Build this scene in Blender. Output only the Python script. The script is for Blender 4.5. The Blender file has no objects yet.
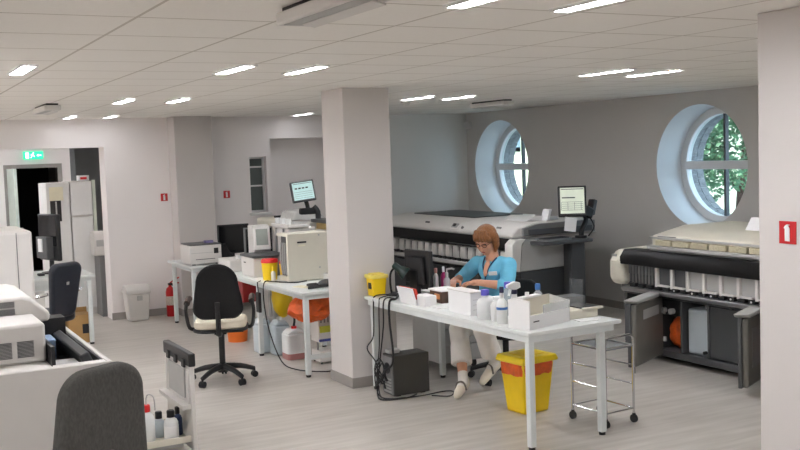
import bpy, bmesh, math, random
from mathutils import Vector, Matrix, Euler
R = math.radians
random.seed(11)
scn = bpy.context.scene
COL = scn.collection

# ------------------------------------------------------------------ materials
def lin(c):
    return tuple((v/255/12.92 if v/255 <= .04045 else ((v/255+.055)/1.055)**2.4) for v in c)

MATS = {}
def mat(name, rgb, rough=.5, metal=0, noise=.06, scale=9, bump=0, trans=0, emit=0, alpha=1, stretch=None, spec=.5):
    if name in MATS: return MATS[name]
    m = bpy.data.materials.new(name); m.use_nodes = True
    nt = m.node_tree; N = nt.nodes; L = nt.links
    b = N['Principled BSDF']; c = lin(rgb)
    b.inputs['Roughness'].default_value = rough; b.inputs['Metallic'].default_value = metal
    b.inputs['Specular IOR Level'].default_value = spec
    b.inputs['Transmission Weight'].default_value = trans; b.inputs['Alpha'].default_value = alpha
    tc = N.new('ShaderNodeTexCoord'); mp = N.new('ShaderNodeMapping'); nz = N.new('ShaderNodeTexNoise'); rp = N.new('ShaderNodeValToRGB')
    mp.inputs['Scale'].default_value = stretch or (1, 1, 1)
    nz.inputs['Scale'].default_value = scale; nz.inputs['Detail'].default_value = 4
    L.new(tc.outputs['Object'], mp.inputs['Vector']); L.new(mp.outputs[0], nz.inputs['Vector'])
    rp.color_ramp.elements[0].position = .3; rp.color_ramp.elements[1].position = .7
    rp.color_ramp.elements[0].color = tuple(max(0, v*(1-noise)) for v in c)+(1,)
    rp.color_ramp.elements[1].color = tuple(min(1, v*(1+noise)) for v in c)+(1,)
    L.new(nz.outputs['Fac'], rp.inputs['Fac']); L.new(rp.outputs['Color'], b.inputs['Base Color'])
    if bump:
        bp = N.new('ShaderNodeBump'); bp.inputs['Strength'].default_value = bump; bp.inputs['Distance'].default_value = .01
        L.new(nz.outputs['Fac'], bp.inputs['Height']); L.new(bp.outputs[0], b.inputs['Normal'])
    if emit:
        L.new(rp.outputs['Color'], b.inputs['Emission Color']); b.inputs['Emission Strength'].default_value = emit
    MATS[name] = m; return m

def glass_mat():
    m = bpy.data.materials.new('window glass'); m.use_nodes = True
    nt = m.node_tree; N = nt.nodes; L = nt.links; N.remove(N['Principled BSDF'])
    t = N.new('ShaderNodeBsdfTransparent'); t.inputs[0].default_value = (.9, .97, .95, 1)
    g = N.new('ShaderNodeBsdfGlossy'); g.inputs['Roughness'].default_value = .03
    x = N.new('ShaderNodeMixShader')
    x.inputs[0].default_value = .06; L.new(t.outputs[0], x.inputs[1]); L.new(g.outputs[0], x.inputs[2])
    L.new(x.outputs[0], N['Material Output'].inputs[0]); return m

def clear_plastic(name, rgb, a):
    m = bpy.data.materials.new(name); m.use_nodes = True
    nt = m.node_tree; N = nt.nodes; L = nt.links; b = N['Principled BSDF']
    nz = N.new('ShaderNodeTexNoise'); nz.inputs['Scale'].default_value = 12
    rp = N.new('ShaderNodeMapRange'); rp.inputs[3].default_value = a*.9; rp.inputs[4].default_value = a*1.1
    b.inputs['Base Color'].default_value = lin(rgb)+(1,); b.inputs['Roughness'].default_value = .25
    L.new(nz.outputs['Fac'], rp.inputs[0]); L.new(rp.outputs[0], b.inputs['Alpha']); return m

M = mat
WALL = M('painted wall', (242, 237, 235), .85, noise=.015, scale=1.5)
WALLG = M('grey wall tone', (196, 194, 191), .85, noise=.015, scale=1.5)  # window wall, a greyer tone than the other walls
PILLAR = M('painted pillar', (209, 204, 201), .8, noise=.012, scale=1.5)
SKIRT = M('grey baseboard', (150, 145, 140), .6, noise=.04)
WHITE = M('white laminate', (226, 226, 224), .45, noise=.02)
TOPW = M('pale table laminate', (222, 226, 224), .32, noise=.02)
LEGW = M('pale painted steel', (214, 219, 218), .4, noise=.02)
CASEW = M('white equipment plastic', (216, 213, 209), .45, noise=.015)
CREAM = M('cream equipment plastic', (222, 217, 202), .5, noise=.02)
LGREY = M('light grey plastic', (176, 176, 174), .5, noise=.03)
MGREY = M('mid grey plastic', (122, 122, 122), .5, noise=.04)
DGREY = M('dark grey plastic', (76, 77, 79), .5, noise=.05)
CABG = M('dark grey cabinet', (70, 72, 74), .5, noise=.04)
BLACK = M('black plastic', (24, 24, 26), .45, noise=.1)
GLOSSB = M('glossy black cover', (17, 16, 16), .4, noise=.05, spec=.15)
BLKFAB = M('black fabric', (22, 22, 23), .95, noise=.25, scale=90, bump=.2)
GRYFAB = M('charcoal woven fabric', (78, 77, 74), .95, noise=.22, scale=110, bump=.3, stretch=(1, 1, .45))
NAVY = M('dark navy leather', (26, 31, 42), .42, noise=.12, scale=30, bump=.1)
SEATC = M('cream seat vinyl', (222, 212, 192), .6, noise=.03)
CHROME = M('chrome', (205, 206, 208), .16, 1, noise=.03)
STEEL = M('brushed steel', (165, 165, 165), .35, 1, noise=.05)
YEL = M('yellow plastic', (247, 209, 18), .42, noise=.03)
YELD = M('yellow tub', (250, 212, 26), .45, noise=.04)
ORBAG = M('orange plastic bag', (238, 104, 40), .38, noise=.18, scale=18, bump=.6)
RED = M('red enamel', (190, 24, 30), .3, noise=.05)
REDP = M('red plastic', (216, 32, 34), .4, noise=.05)
SIGNW = M('sign white', (238, 238, 236), .6, noise=.01)
SIGNR = M('sign red', (196, 28, 34), .55, noise=.02)
PAPER = M('white paper', (240, 240, 240), .8, noise=.01)
CARD = M('brown cardboard', (178, 142, 92), .85, noise=.06)
LABELK = M('dark print', (40, 40, 44), .7, noise=.05)
BLUEL = M('blue label', (64, 120, 190), .6, noise=.05)
PURP = M('violet cap', (92, 88, 196), .4, noise=.05)
MAGE = M('magenta plastic', (176, 42, 112), .4, noise=.06)
GRNLAMP = M('dark green enamel', (22, 48, 44), .3, noise=.06)
HDPE = M('milky plastic', (228, 230, 230), .4, noise=.02)
HDPEB = M('bluish milky canister', (196, 206, 212), .4, noise=.05, scale=5)
PINKL = M('pink liquid canister', (172, 120, 118), .4, noise=.05, scale=5)
CLEAR = clear_plastic('clear plastic', (232, 236, 238), .38)
ACRYL = clear_plastic('clear acrylic', (220, 226, 228), .06)
FROST = clear_plastic('frosted plastic', (236, 236, 234), .8)
GLASS = glass_mat()
DARKGL = M('grey reflecting glass', (92, 100, 98), .12, noise=.05)
SCREEN = M('lit monitor screen', (196, 204, 186), .3, noise=.05, scale=12, emit=.28)
SCREENB = M('lit bluish monitor screen', (176, 206, 204), .3, noise=.05, scale=12, emit=.28)
SCRTXT = M('screen text', (50, 62, 60), .6, noise=.02)
LAMP = M('lamp diffuser', (250, 250, 255), .5, noise=0, emit=52)
LAMPM = M('medium lamp diffuser', (250, 250, 255), .5, noise=0, emit=30)
LAMPD = M('dimmer lamp diffuser', (250, 250, 255), .5, noise=0, emit=9)
EXITG = M('lit green exit panel', (40, 190, 140), .5, noise=.02, emit=.9)
EXITW = M('lit white exit symbol', (225, 255, 240), .5, noise=.02, emit=1.1)
SKIN = M('skin', (205, 152, 124), .55, noise=.05, scale=25)
LIPS = M('lips', (158, 84, 76), .5, noise=.05)
HAIR = M('auburn hair', (132, 84, 44), .5, noise=.4, scale=40, stretch=(5, 5, .7), bump=.5)
TUNIC = M('turquoise tunic cloth', (108, 188, 220), .85, noise=.08, scale=14, bump=.35)
TUNICD = M('tunic dark edging', (34, 70, 110), .8, noise=.05)
TROUS = M('white trouser cloth', (236, 232, 228), .88, noise=.06, scale=12, bump=.4)
SOCK = M('white sock', (232, 228, 222), .9, noise=.04, scale=60)
SHOE = M('cream leather', (234, 226, 212), .55, noise=.06)
BRICK = M('grey facade brick', (120, 120, 122), .9, noise=.25, scale=14, bump=.5)
FACADE = M('pale yellow render', (228, 224, 190), .9, noise=.04)
LEAF = M('green leaves', (84, 124, 88), .6, noise=.45, scale=3)
BARK = M('bark', (92, 66, 56), .9, noise=.3, scale=20, bump=.6)
GROUND = M('paving outside', (150, 152, 150), .9, noise=.1)
FRAMEW = M('grey white window frame', (214, 214, 214), .45, noise=.02)
DARKV = M('dark interior', (14, 14, 15), .9, noise=.1)  # near-black colour carries the darkness of the corridor behind the door
REVEAL = M('window reveal paint', (222, 224, 226), .8, noise=.012, scale=1.5)

# floor: pale grey vinyl with streaks running down the room
def floor_mat():
    m = bpy.data.materials.new('grey vinyl floor'); m.use_nodes = True
    nt = m.node_tree; N = nt.nodes; L = nt.links; b = N['Principled BSDF']
    tc = N.new('ShaderNodeTexCoord')
    def noise(sc, scale, det):
        mp = N.new('ShaderNodeMapping'); mp.inputs['Scale'].default_value = sc
        n = N.new('ShaderNodeTexNoise'); n.inputs['Scale'].default_value = scale; n.inputs['Detail'].default_value = det
        L.new(tc.outputs['Object'], mp.inputs[0]); L.new(mp.outputs[0], n.inputs[0]); return n
    n1 = noise((.7, 7, 1), 2.2, 6); n2 = noise((1, .5, 1), 1.1, 3)
    r1 = N.new('ShaderNodeValToRGB'); r1.color_ramp.elements[0].position = .32; r1.color_ramp.elements[1].position = .68
    r1.color_ramp.elements[0].color = lin((176, 170, 162))+(1,); r1.color_ramp.elements[1].color = lin((197, 192, 185))+(1,)
    mx = N.new('ShaderNodeMixRGB'); mx.blend_type = 'SOFT_LIGHT'; mx.inputs[0].default_value = .25
    L.new(n1.outputs[0], r1.inputs[0]); L.new(r1.outputs[0], mx.inputs[1]); L.new(n2.outputs[0], mx.inputs[2])
    L.new(mx.outputs[0], b.inputs['Base Color'])
    rr = N.new('ShaderNodeMapRange'); rr.inputs[3].default_value = .3; rr.inputs[4].default_value = .45
    L.new(n1.outputs[0], rr.inputs[0]); L.new(rr.outputs[0], b.inputs['Roughness']); b.inputs['Specular IOR Level'].default_value = .45
    return m
FLOOR = floor_mat()

# ceiling: square mineral tiles on a thin exposed grid
def ceiling_mat():
    m = bpy.data.materials.new('ceiling tiles'); m.use_nodes = True
    nt = m.node_tree; N = nt.nodes; L = nt.links; b = N['Principled BSDF']; b.inputs['Roughness'].default_value = .9
    tc = N.new('ShaderNodeTexCoord'); sp = N.new('ShaderNodeSeparateXYZ'); L.new(tc.outputs['Object'], sp.inputs[0])
    def mth(op, a, v=None, w=None):
        n = N.new('ShaderNodeMath'); n.operation = op
        if hasattr(a, 'links'): L.new(a, n.inputs[0])
        else: n.inputs[0].default_value = a
        for i, q in ((1, v), (2, w)):
            if q is None: continue
            if hasattr(q, 'links'): L.new(q, n.inputs[i])
            else: n.inputs[i].default_value = q
        return n.outputs[0]
    def line(o, off, per, half):
        f = mth('FRACT', mth('DIVIDE', mth('SUBTRACT', o, off), per))
        d = mth('MULTIPLY', mth('MINIMUM', f, mth('SUBTRACT', 1, f)), per)
        return mth('LESS_THAN', d, half)
    g = mth('MAXIMUM', line(sp.outputs[0], -8.87+.0, .545, .007), line(sp.outputs[1], -8.995, .555, .008))
    nz = N.new('ShaderNodeTexNoise'); nz.inputs['Scale'].default_value = 60; L.new(tc.outputs['Object'], nz.inputs[0])
    rp = N.new('ShaderNodeValToRGB'); rp.color_ramp.elements[0].color = lin((242, 239, 233))+(1,); rp.color_ramp.elements[1].color = lin((248, 245, 239))+(1,)
    L.new(nz.outputs[0], rp.inputs[0])
    mx = N.new('ShaderNodeMixRGB'); mx.inputs[2].default_value = lin((204, 198, 188))+(1,)
    L.new(g, mx.inputs[0]); L.new(rp.outputs[0], mx.inputs[1]); L.new(mx.outputs[0], b.inputs['Base Color']); return m
CEIL = ceiling_mat()

# ------------------------------------------------------------------ mesh builder
class MB:
    def __init__(self): self.bm = bmesh.new()
    def _xf(self, vs, mtx):
        if mtx is not None:
            for v in vs: v.co = mtx @ v.co
    def box(self, x0, x1, y0, y1, z0, z1, mtx=None):
        v = [self.bm.verts.new((x, y, z)) for x in (x0, x1) for y in (y0, y1) for z in (z0, z1)]
        for f in ((0, 1, 3, 2), (4, 6, 7, 5), (0, 4, 5, 1), (2, 3, 7, 6), (0, 2, 6, 4), (1, 5, 7, 3)):
            self.bm.faces.new([v[i] for i in f])
        self._xf(v, mtx); return self
    def cbox(self, c, s, rot=(0, 0, 0)):
        m = Matrix.Translation(c) @ Euler(rot).to_matrix().to_4x4()
        return self.box(-s[0]/2, s[0]/2, -s[1]/2, s[1]/2, -s[2]/2, s[2]/2, m)
    def prism(self, poly, axis, a0, a1, mtx=None):
        # poly: list of 2D points in the two remaining axes, in order
        def P(p, a):
            return {'x': (a, p[0], p[1]), 'y': (p[0], a, p[1]), 'z': (p[0], p[1], a)}[axis]
        A = [self.bm.verts.new(P(p, a0)) for p in poly]; B = [self.bm.verts.new(P(p, a1)) for p in poly]
        self.bm.faces.new(A); self.bm.faces.new(B[::-1]); n = len(poly)
        for i in range(n): self.bm.faces.new((A[i], B[i], B[(i+1) % n], A[(i+1) % n]))
        self._xf(A+B, mtx); return self
    def ring(self, c, u, v, r, n): return [self.bm.verts.new(c+u*(math.cos(t)*r)+v*(math.sin(t)*r)) for t in (2*math.pi*i/n for i in range(n))]
    def cyl(self, p0, p1, r0, r1=None, n=14):
        p0, p1 = Vector(p0), Vector(p1); r1 = r0 if r1 is None else r1
        d = (p1-p0).normalized(); u = d.orthogonal().normalized(); v = d.cross(u)
        a = self.ring(p0, u, v, r0, n); b = self.ring(p1, u, v, r1, n)
        self.bm.faces.new(a[::-1]); self.bm.faces.new(b)
        for i in range(n): self.bm.faces.new((a[i], a[(i+1) % n], b[(i+1) % n], b[i]))
        return self
    def tube(self, pts, r, n=8, smooth=0):
        P = [Vector(p) for p in pts]
        if smooth and len(P) > 2:
            Q = []
            for i in range(len(P)-1):
                a, b, c, d = P[max(i-1, 0)], P[i], P[i+1], P[min(i+2, len(P)-1)]
                for k in range(smooth):
                    t = k/smooth
                    Q.append(.5*((2*b)+(c-a)*t+(2*a-5*b+4*c-d)*t*t+(3*b-a-3*c+d)*t**3))
            P = Q+[P[-1]]
        rr = r if isinstance(r, (list, tuple)) else None
        prev = None; u = None
        for i, p in enumerate(P):
            d = (P[min(i+1, len(P)-1)]-P[max(i-1, 0)]).normalized()
            u = d.orthogonal().normalized() if u is None else (u-d*u.dot(d)).normalized()
            ra = r if rr is None else rr[0]+(rr[1]-rr[0])*i/(len(P)-1)
            k = self.ring(p, u, d.cross(u), ra, n)
            if prev:
                for j in range(n): self.bm.faces.new((prev[j], prev[(j+1) % n], k[(j+1) % n], k[j]))
            else: self.bm.faces.new(k[::-1])
            prev = k
        self.bm.faces.new(prev); return self
    def lathe(self, prof, c=(0, 0, 0), n=20, mtx=None, sx=1, sy=1):
        rings = []; allv = []
        for r, z in prof:
            k = [self.bm.verts.new((c[0]+math.cos(2*math.pi*i/n)*r*sx, c[1]+math.sin(2*math.pi*i/n)*r*sy, c[2]+z)) for i in range(n)]
            rings.append(k); allv += k
        self.bm.faces.new(rings[0][::-1]); self.bm.faces.new(rings[-1])
        for a, b in zip(rings, rings[1:]):
            for i in range(n): self.bm.faces.new((a[i], a[(i+1) % n], b[(i+1) % n], b[i]))
        self._xf(allv, mtx); return self
    def sph(self, c, r, mtx=None, n=16, m=10):
        r = (r, r, r) if not isinstance(r, (list, tuple)) else r
        mm = Matrix.Translation(c) @ (mtx or Matrix()) @ Matrix.Diagonal((*r, 1))
        bmesh.ops.create_uvsphere(self.bm, u_segments=n, v_segments=m, radius=1, matrix=mm); return self
    def quad(self, *pts):
        self.bm.faces.new([self.bm.verts.new(p) for p in pts]); return self
    def rbox(self, x0, x1, y0, y1, z0, z1, r, n=4, mtx=None):
        # rounded in plan, straight up
        poly = []
        for cx, cy, a in ((x1-r, y1-r, 0), (x0+r, y1-r, 90), (x0+r, y0+r, 180), (x1-r, y0+r, 270)):
            for i in range(n+1): poly.append((cx+r*math.cos(R(a+90*i/n)), cy+r*math.sin(R(a+90*i/n))))
        return self.prism(poly, 'z', z0, z1, mtx)
    def build(self, name, m, parent=None, bevel=0, seg=2, world=True, ang=38):
        bm = self.bm
        bmesh.ops.recalc_face_normals(bm, faces=bm.faces)
        if parent is not None and world:
            bm.transform(ROOTM[parent.name].inverted())
        me = bpy.data.meshes.new(name); bm.to_mesh(me); bm.free()
        me.materials.append(m)
        for p in me.polygons: p.use_smooth = True
        me.set_sharp_from_angle(angle=R(ang))
        o = bpy.data.objects.new(name, me); COL.objects.link(o)
        if parent is not None:
            o.parent = parent; ROOTM[o.name] = ROOTM[parent.name]
        else: ROOTM[o.name] = Matrix()
        if bevel:
            b = o.modifiers.new('bevel', 'BEVEL'); b.width = bevel; b.segments = seg; b.limit_method = 'ANGLE'; b.angle_limit = R(40)
            b.harden_normals = False
        return o

ROOTM = {}
def thing(name, label, cat, loc=(0, 0, 0), rz=0, group=None):
    o = bpy.data.objects.new(name, None); COL.objects.link(o)
    o.empty_display_size = .1
    o.location = loc; o.rotation_euler = (0, 0, R(rz)); o['label'] = label; o['category'] = cat
    if group: o['group'] = group
    ROOTM[o.name] = Matrix.Translation(loc) @ Matrix.Rotation(R(rz), 4, 'Z'); return o
def tag(o, label, cat, group=None):
    o['label'] = label; o['category'] = cat
    if group: o['group'] = group
    return o
def struct(o, label=None):
    o['kind'] = 'structure'
    if label: o['label'] = label
    return o
def single(mb, name, m, label, cat, loc, group=None, **k):
    # a thing that is one mesh, with its origin at its base
    mb.bm.transform(Matrix.Translation(loc).inverted())
    o = mb.build(name, m, **k); o.location = loc; ROOTM[o.name] = Matrix.Translation(loc)
    return tag(o, label, cat, group)
def dup(root, loc, rz=None, label=None, group=None):
    r = root.copy(); COL.objects.link(r); r.location = loc
    if rz is not None: r.rotation_euler = (0, 0, R(rz))
    if label: r['label'] = label
    if group: r['group'] = group
    for ch in list(root.children):
        c = ch.copy(); COL.objects.link(c); c.parent = r
        for g in list(ch.children):
            d = g.copy(); COL.objects.link(d); d.parent = c
    return r
# ------------------------------------------------------------------ the room
H = 2.44
struct(MB().box(-4, 8.17, -3.2, 20, -.08, 0).build('floor', FLOOR))
struct(MB().box(-4, 8.17, -3.2, 12.57, H, H+.08).build('ceiling', CEIL))
struct(MB().box(-4, 5.2, 12.57, 20, 2.5, 2.58).build('ceiling_backroom', WALL))
struct(MB().box(-4.15, -4, -3.2, 20, 0, 2.6).build('wall_left', WALL))
struct(MB().box(-4, 8.17, -3.35, -3.2, 0, 2.6).build('wall_front', WALL))

# back wall: opening to the next room, small interior window, recess
w = MB()
YB, YB2 = 12.27, 12.57
w.box(-4, .4, YB, YB2, 0, H)                 # beyond the opening
w.box(.4, 2.58, YB, YB2, 2.1, H)             # lintel
w.box(2.58, 4.41, YB, YB2, 0, H)
w.box(4.41, 4.64, YB, YB2, 0, 1.2); w.box(4.41, 4.64, YB, YB2, 1.92, H)
w.box(4.64, 4.7, YB, YB2, 0, H)
w.box(4.7, 6.0, YB, YB2, 2.15, H)
struct(MB().box(6.0, 7.72, YB, YB2, 0, H).build('wall_back_window_end', M('pale grey wall tone', (228, 228, 226), .85, noise=.015, scale=1.5)))  # end section slightly greyer than the rest of the back wall
struct(w.build('wall_back', WALL))
struct(MB().box(4.7, 6.0, 12.57, 12.65, 0, 2.3).build('wall_recess', WALL))
# pillars
pil = [((3.42, 3.84, 7.28, 7.7), 'standing free beside the desks'), ((3.36, 3.83, 11.97, YB), 'engaged in the back wall'), ((3.39, 3.81, 2.6, 3.05), 'close to the camera')]
for (x0, x1, y0, y1), s in pil:
    struct(MB().box(x0, x1, y0, y1, 0, H).build('pillar', PILLAR, bevel=.006))
    struct(MB().box(x0-.008, x1+.008, y0-.008, y1+.008, 0, .085).build('baseboard_pillar', SKIRT))
struct(MB().box(2.57, 3.36, YB-.012, YB, 0, .085).box(3.84, 4.7, YB-.012, YB, 0, .085).box(6.0, 7.7, YB-.012, YB, 0, .085).build('baseboard_back', SKIRT))
struct(MB().box(7.708, 7.72, 3, 12.26, 0, .085).build('baseboard_window_side', SKIRT))

# window wall with two round openings
XW, XF, XO = 7.72, 8.10, 8.34
def holed(mb, x, y0, y1, z0, z1, cy, cz, r, n=64):
    ang = sorted([2*math.pi*i/n for i in range(n)]+[math.atan2(b-cz, a-cy) % (2*math.pi) for a in (y0, y1) for b in (z0, z1)])
    def edge(a):
        c, s = math.cos(a), math.sin(a); t = 1e9
        if abs(c) > 1e-9: t = min(t, ((y1 if c > 0 else y0)-cy)/c)
        if abs(s) > 1e-9: t = min(t, ((z1 if s > 0 else z0)-cz)/s)
        return (x, cy+c*t, cz+s*t)
    I = [mb.bm.verts.new((x, cy+math.cos(a)*r, cz+math.sin(a)*r)) for a in ang]; O = [mb.bm.verts.new(edge(a)) for a in ang]
    k = len(ang)
    for i in range(k): mb.bm.faces.new((I[i], I[(i+1) % k], O[(i+1) % k], O[i]))
WIN = [(7.72, 1.66), (11.42, 1.66)]
RI, RO = .645, .625
ww = MB()
holed(ww, XW, 3.0, 9.6, 0, H, *WIN[0], RI); holed(ww, XW, 9.6, 12.57, 0, H, *WIN[1], RI)
ww.box(XW, XF, -3.2, 3.0, 0, H)
o = struct(ww.build('wall_window_side', WALLG))
for k, (cy, cz) in enumerate(WIN):
    rv = MB(); n = 64
    a = [rv.bm.verts.new((XW, cy+math.cos(2*math.pi*i/n)*RI, cz+math.sin(2*math.pi*i/n)*RI)) for i in range(n)]
    b = [rv.bm.verts.new((XF+.02, cy+math.cos(2*math.pi*i/n)*RO, cz+math.sin(2*math.pi*i/n)*RO)) for i in range(n)]
    for i in range(n): rv.bm.faces.new((a[i], a[(i+1) % n], b[(i+1) % n], b[i]))
    struct(rv.build('trim_%d' % (k+1), REVEAL))
    # frame: outer ring, inner ring, cross bars
    fr = MB()
    def annulus(mb, x0, x1, r0, r1, n=64):
        V = [[mb.bm.verts.new((x, cy+math.cos(2*math.pi*i/n)*r, cz+math.sin(2*math.pi*i/n)*r)) for i in range(n)] for x, r in ((x0, r1), (x0, r0), (x1, r0), (x1, r1))]
        for j in range(4):
            p, q = V[j], V[(j+1) % 4]
            for i in range(n): mb.bm.faces.new((p[i], p[(i+1) % n], q[(i+1) % n], q[i]))
    annulus(fr, XF-.04, XF+.04, .545, .632)
    f = struct(fr.build('window_%d' % (k+1), FRAMEW, bevel=.006))
    struct(MB().box(XF-.045, XF+.035, cy-.55, cy+.55, cz-.045, cz+.045).build('transom', FRAMEW, f, bevel=.005))
    struct(MB().box(XF-.02, XF+.03, cy-.014, cy+.014, cz-.55, cz+.55).build('mullion', DGREY, f))
    struct(MB().cyl((XF-.002, cy, cz), (XF+.004, cy, cz), .56, n=48).build('pane', GLASS, f))
    # brickwork lining the outer reveal
    br = MB(); nb = 34
    for j in range(2):
        for i in range(nb):
            t0, t1 = 2*math.pi*(i+.04+.5*j)/nb, 2*math.pi*(i+.96+.5*j)/nb; x0, x1 = XF+.045+j*.1, XF+.138+j*.1
            V = [br.bm.verts.new((x, cy+math.cos(t)*r, cz+math.sin(t)*r)) for x in (x0, x1) for t in (t0, t1) for r in (.57, .66)]
            for q in ((0, 1, 3, 2), (4, 6, 7, 5), (0, 4, 5, 1), (2, 3, 7, 6), (0, 2, 6, 4), (1, 5, 7, 3)): br.bm.faces.new([V[z] for z in q])
    struct(br.build('trim_brick_%d' % (k+1), BRICK))
    rg = MB()
    annulus(rg, XF+.04, XO, .577, .7); struct(rg.build('trim_mortar_%d' % (k+1), M('mortar', (150, 150, 150), .9)))
fo = MB(); holed(fo, XO, 3.0, 9.6, -.5, 3.4, *WIN[0], .62); holed(fo, XO, 9.6, 14, -.5, 3.4, *WIN[1], .62); struct(fo.build('wall_outer_face', BRICK))
struct(MB().box(XW, XO, 3.0, 12.57, H, H+.1).build('trim_wall_top', WALL))

# small glazed interior window in the back wall
f = MB()
for b in ((4.41, 4.435, 1.2, 1.92), (4.615, 4.64, 1.2, 1.92), (4.435, 4.615, 1.2, 1.225), (4.435, 4.615, 1.895, 1.92), (4.435, 4.615, 1.535, 1.555), (4.435, 4.615, 1.78, 1.8)):
    f.box(b[0], b[1], 12.36, 12.42, b[2], b[3])
f = struct(f.build('window_3', FRAMEW))
struct(MB().box(4.435, 4.615, 12.385, 12.395, 1.22, 1.9).build('pane', DARKGL, f))
struct(MB().box(4.38, 4.67, 12.21, 12.36, 1.165, 1.2).build('sill', WHITE, f, bevel=.004))

# next room seen through the opening
w = MB()
w.box(-4, 2.06, 17, 17.2, 0, 2.5); w.box(2.06, 2.81, 17, 17.2, 1.89, 2.5); w.box(2.81, 3.02, 17, 17.2, 0, 2.5)
struct(w.build('wall_backroom', WALL))
struct(MB().box(3.02, 3.1, 17, 19.5, 0, 2.5).box(3.1, 5.2, 18.6, 18.7, 0, 2.5).build('wall_alcove', M('darker grey wall', (120, 122, 122), .85, noise=.02)))  # alcove walls, a darker grey than the rest of the next room
struct(MB().box(5.1, 5.2, 12.66, 18.6, 0, 2.5).build('wall_backroom_side', WALL))
d = MB(); d.box(1.99, 2.06, 16.96, 17.2, 0, 1.93); d.box(2.81, 2.88, 16.96, 17.2, 0, 1.93); d.box(2.06, 2.81, 16.96, 17.2, 1.87, 1.93)
d = struct(d.build('door_1', M('door frame grey', (150, 146, 142), .5)))
struct(MB().box(2.03, 2.075, 16.15, 16.96, .01, 1.87).build('door_leaf', M('pale green door', (196, 210, 200), .45), d))
struct(MB().cyl((2.08, 16.22, .95), (2.13, 16.22, .95), .012).cyl((2.13, 16.22, .95), (2.13, 16.32, .95), .01).build('door_handle', STEEL, d))
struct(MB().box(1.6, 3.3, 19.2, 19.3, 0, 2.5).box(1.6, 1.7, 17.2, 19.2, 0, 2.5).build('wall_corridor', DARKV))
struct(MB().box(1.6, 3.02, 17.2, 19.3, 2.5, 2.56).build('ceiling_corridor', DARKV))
struct(MB().box(1.7, 3.02, 17.2, 19.2, .002, .01).build('floor_corridor', DARKV))  # dark sheet over the floor, corridor shade put into its colour

# lamps -------------------------------------------------------------
def lamp(x, y, label, m=None):
    t = thing('ceiling_light', label, 'ceiling light', (x, y, H), 0, 'recessed ceiling light bars')
    h = MB(); 
    for b in ((-.047, -.035, -.275, .275), (.035, .047, -.275, .275), (-.035, .035, -.275, -.263), (-.035, .035, .263, .275)): h.box(b[0], b[1], b[2], b[3], -.012, -.001)
    h.build('housing', WHITE, t, world=False)
    MB().box(-.035, .035, -.263, .263, -.01, -.002).build('diffuser', m or LAMP, t, world=False)
    return t
LR = [
 (.82, 5.9, 'lone glowing ceiling light bar above the tall white bench instrument'),
 (2.0, 5.76, 'glowing ceiling light bar between the lone bar and the bar nearer the free pillar'),
 (2.45, 5.74, 'glowing ceiling light bar in front of the free pillar, on its wall side'),
 (2.04, 8.8, 'small glowing ceiling light bar above the opening side of the black task chair'),
 (2.5, 8.74, 'small glowing ceiling light bar over the black task chair'),
 (2.11, 11.75, 'tiny glowing ceiling light bar at the lintel beside the ceiling unit'),
 (2.56, 11.75, 'tiny glowing ceiling light bar at the wall edge of the opening'),
 (4.95, 11.75, 'tiny glowing ceiling light bar above the grey wall recess'),
 (4.83, 8.56, 'glowing ceiling light bar just past the free pillar, farther from the wall unit'),
 (5.27, 8.52, 'glowing ceiling light bar next to the ceiling unit by the windows'),
 (4.79, 5.7, 'slim glowing ceiling light bar over the seated woman'),
 (5.26, 5.72, 'slim glowing ceiling light bar nearer the round window with the tree'),
 (1.97, 2.92, 'glowing ceiling light bar cut by the top of the picture, nearer the ceiling unit'),
 (2.44, 2.9, 'large glowing ceiling light bar at the top picture edge, nearer the signed pillar'),
]
for x, y, l in LR: lamp(x, y, l, LAMPD if y > 11 else None)
for x in (-2.9, -1.7, -.6):  # unseen bars added for more light from this side
    for y in (2.9, 5.75, 7.2, 8.7, 10.2, 11.6): lamp(x, y, 'unseen ceiling light bar added for light from the side of the room')
for x in (-2.3, -.6, 2.2, 4.9, 6.2):
    for y in ((.1, -2) if x < 0 else (.1,)): lamp(x, y, 'ceiling light bar outside the picture behind the viewer', LAMPM)
for x, y in ((4.9, 2.9), (6.6, 2.9)): lamp(x, y, 'ceiling light bar hidden from view by a pillar')
for x, y in ((1.2, 13.6), (3.6, 14.0), (1.4, 14.6), (3.6, 15.6), (0, 14.8), (1.6, 15.8), (.4, 15.8), (.4, 13.8)):  # out-of-sight bars added to brighten the next room
    t = lamp(x, y, 'unseen ceiling light bar added to brighten the next room'); t.location.z = 2.5

# slim ceiling air units ---------------------------------------------------
def air_unit(x, y, label):
    t = thing('ceiling_air_unit', label, 'air unit', (x, y, H), 0, 'slim ceiling air units')
    MB().box(-.05, .05, -.32, .32, -.016, 0).build('gap_shade', BLACK, t, world=False)  # black neck: shade of the gap above the body, put into the colour
    MB().box(-.07, .07, -.34, .34, -.062, -.016).build('body', CASEW, t, world=False, bevel=.008)
    MB().box(-.055, .02, -.3, .3, -.064, -.061).build('air_slot', LGREY, t, world=False)
    MB().cbox((.025, -.02, -.068), (.05, .56, .005), (0, R(12), 0)).build('flap', CASEW, t, world=False)
    for s in (-1, 1): MB().box(-.02, .02, s*.25-.02, s*.25+.02, -.018, 0).build('bracket', STEEL, t, world=False)
    return t
air_unit(1.43, 3.1, 'large white ceiling air unit at the top edge of the picture')
air_unit(6.14, 9.23, 'white ceiling air unit beside the window wall corner')
air_unit(1.5, 9.45, 'small white ceiling air unit near the doorway opening')
single(MB().box(7.64, 7.7, 12.1, 12.2, 2.22, 2.32), 'motion_sensor', CASEW, 'tiny white motion sensor high in the corner by the round window', 'sensor', (7.67, 12.15, 2.22), bevel=.01)
t = thing('smoke_detector', 'small round smoke detector on the ceiling under the bars past the free pillar', 'smoke detector', (5.1, 9.3, H))
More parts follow.
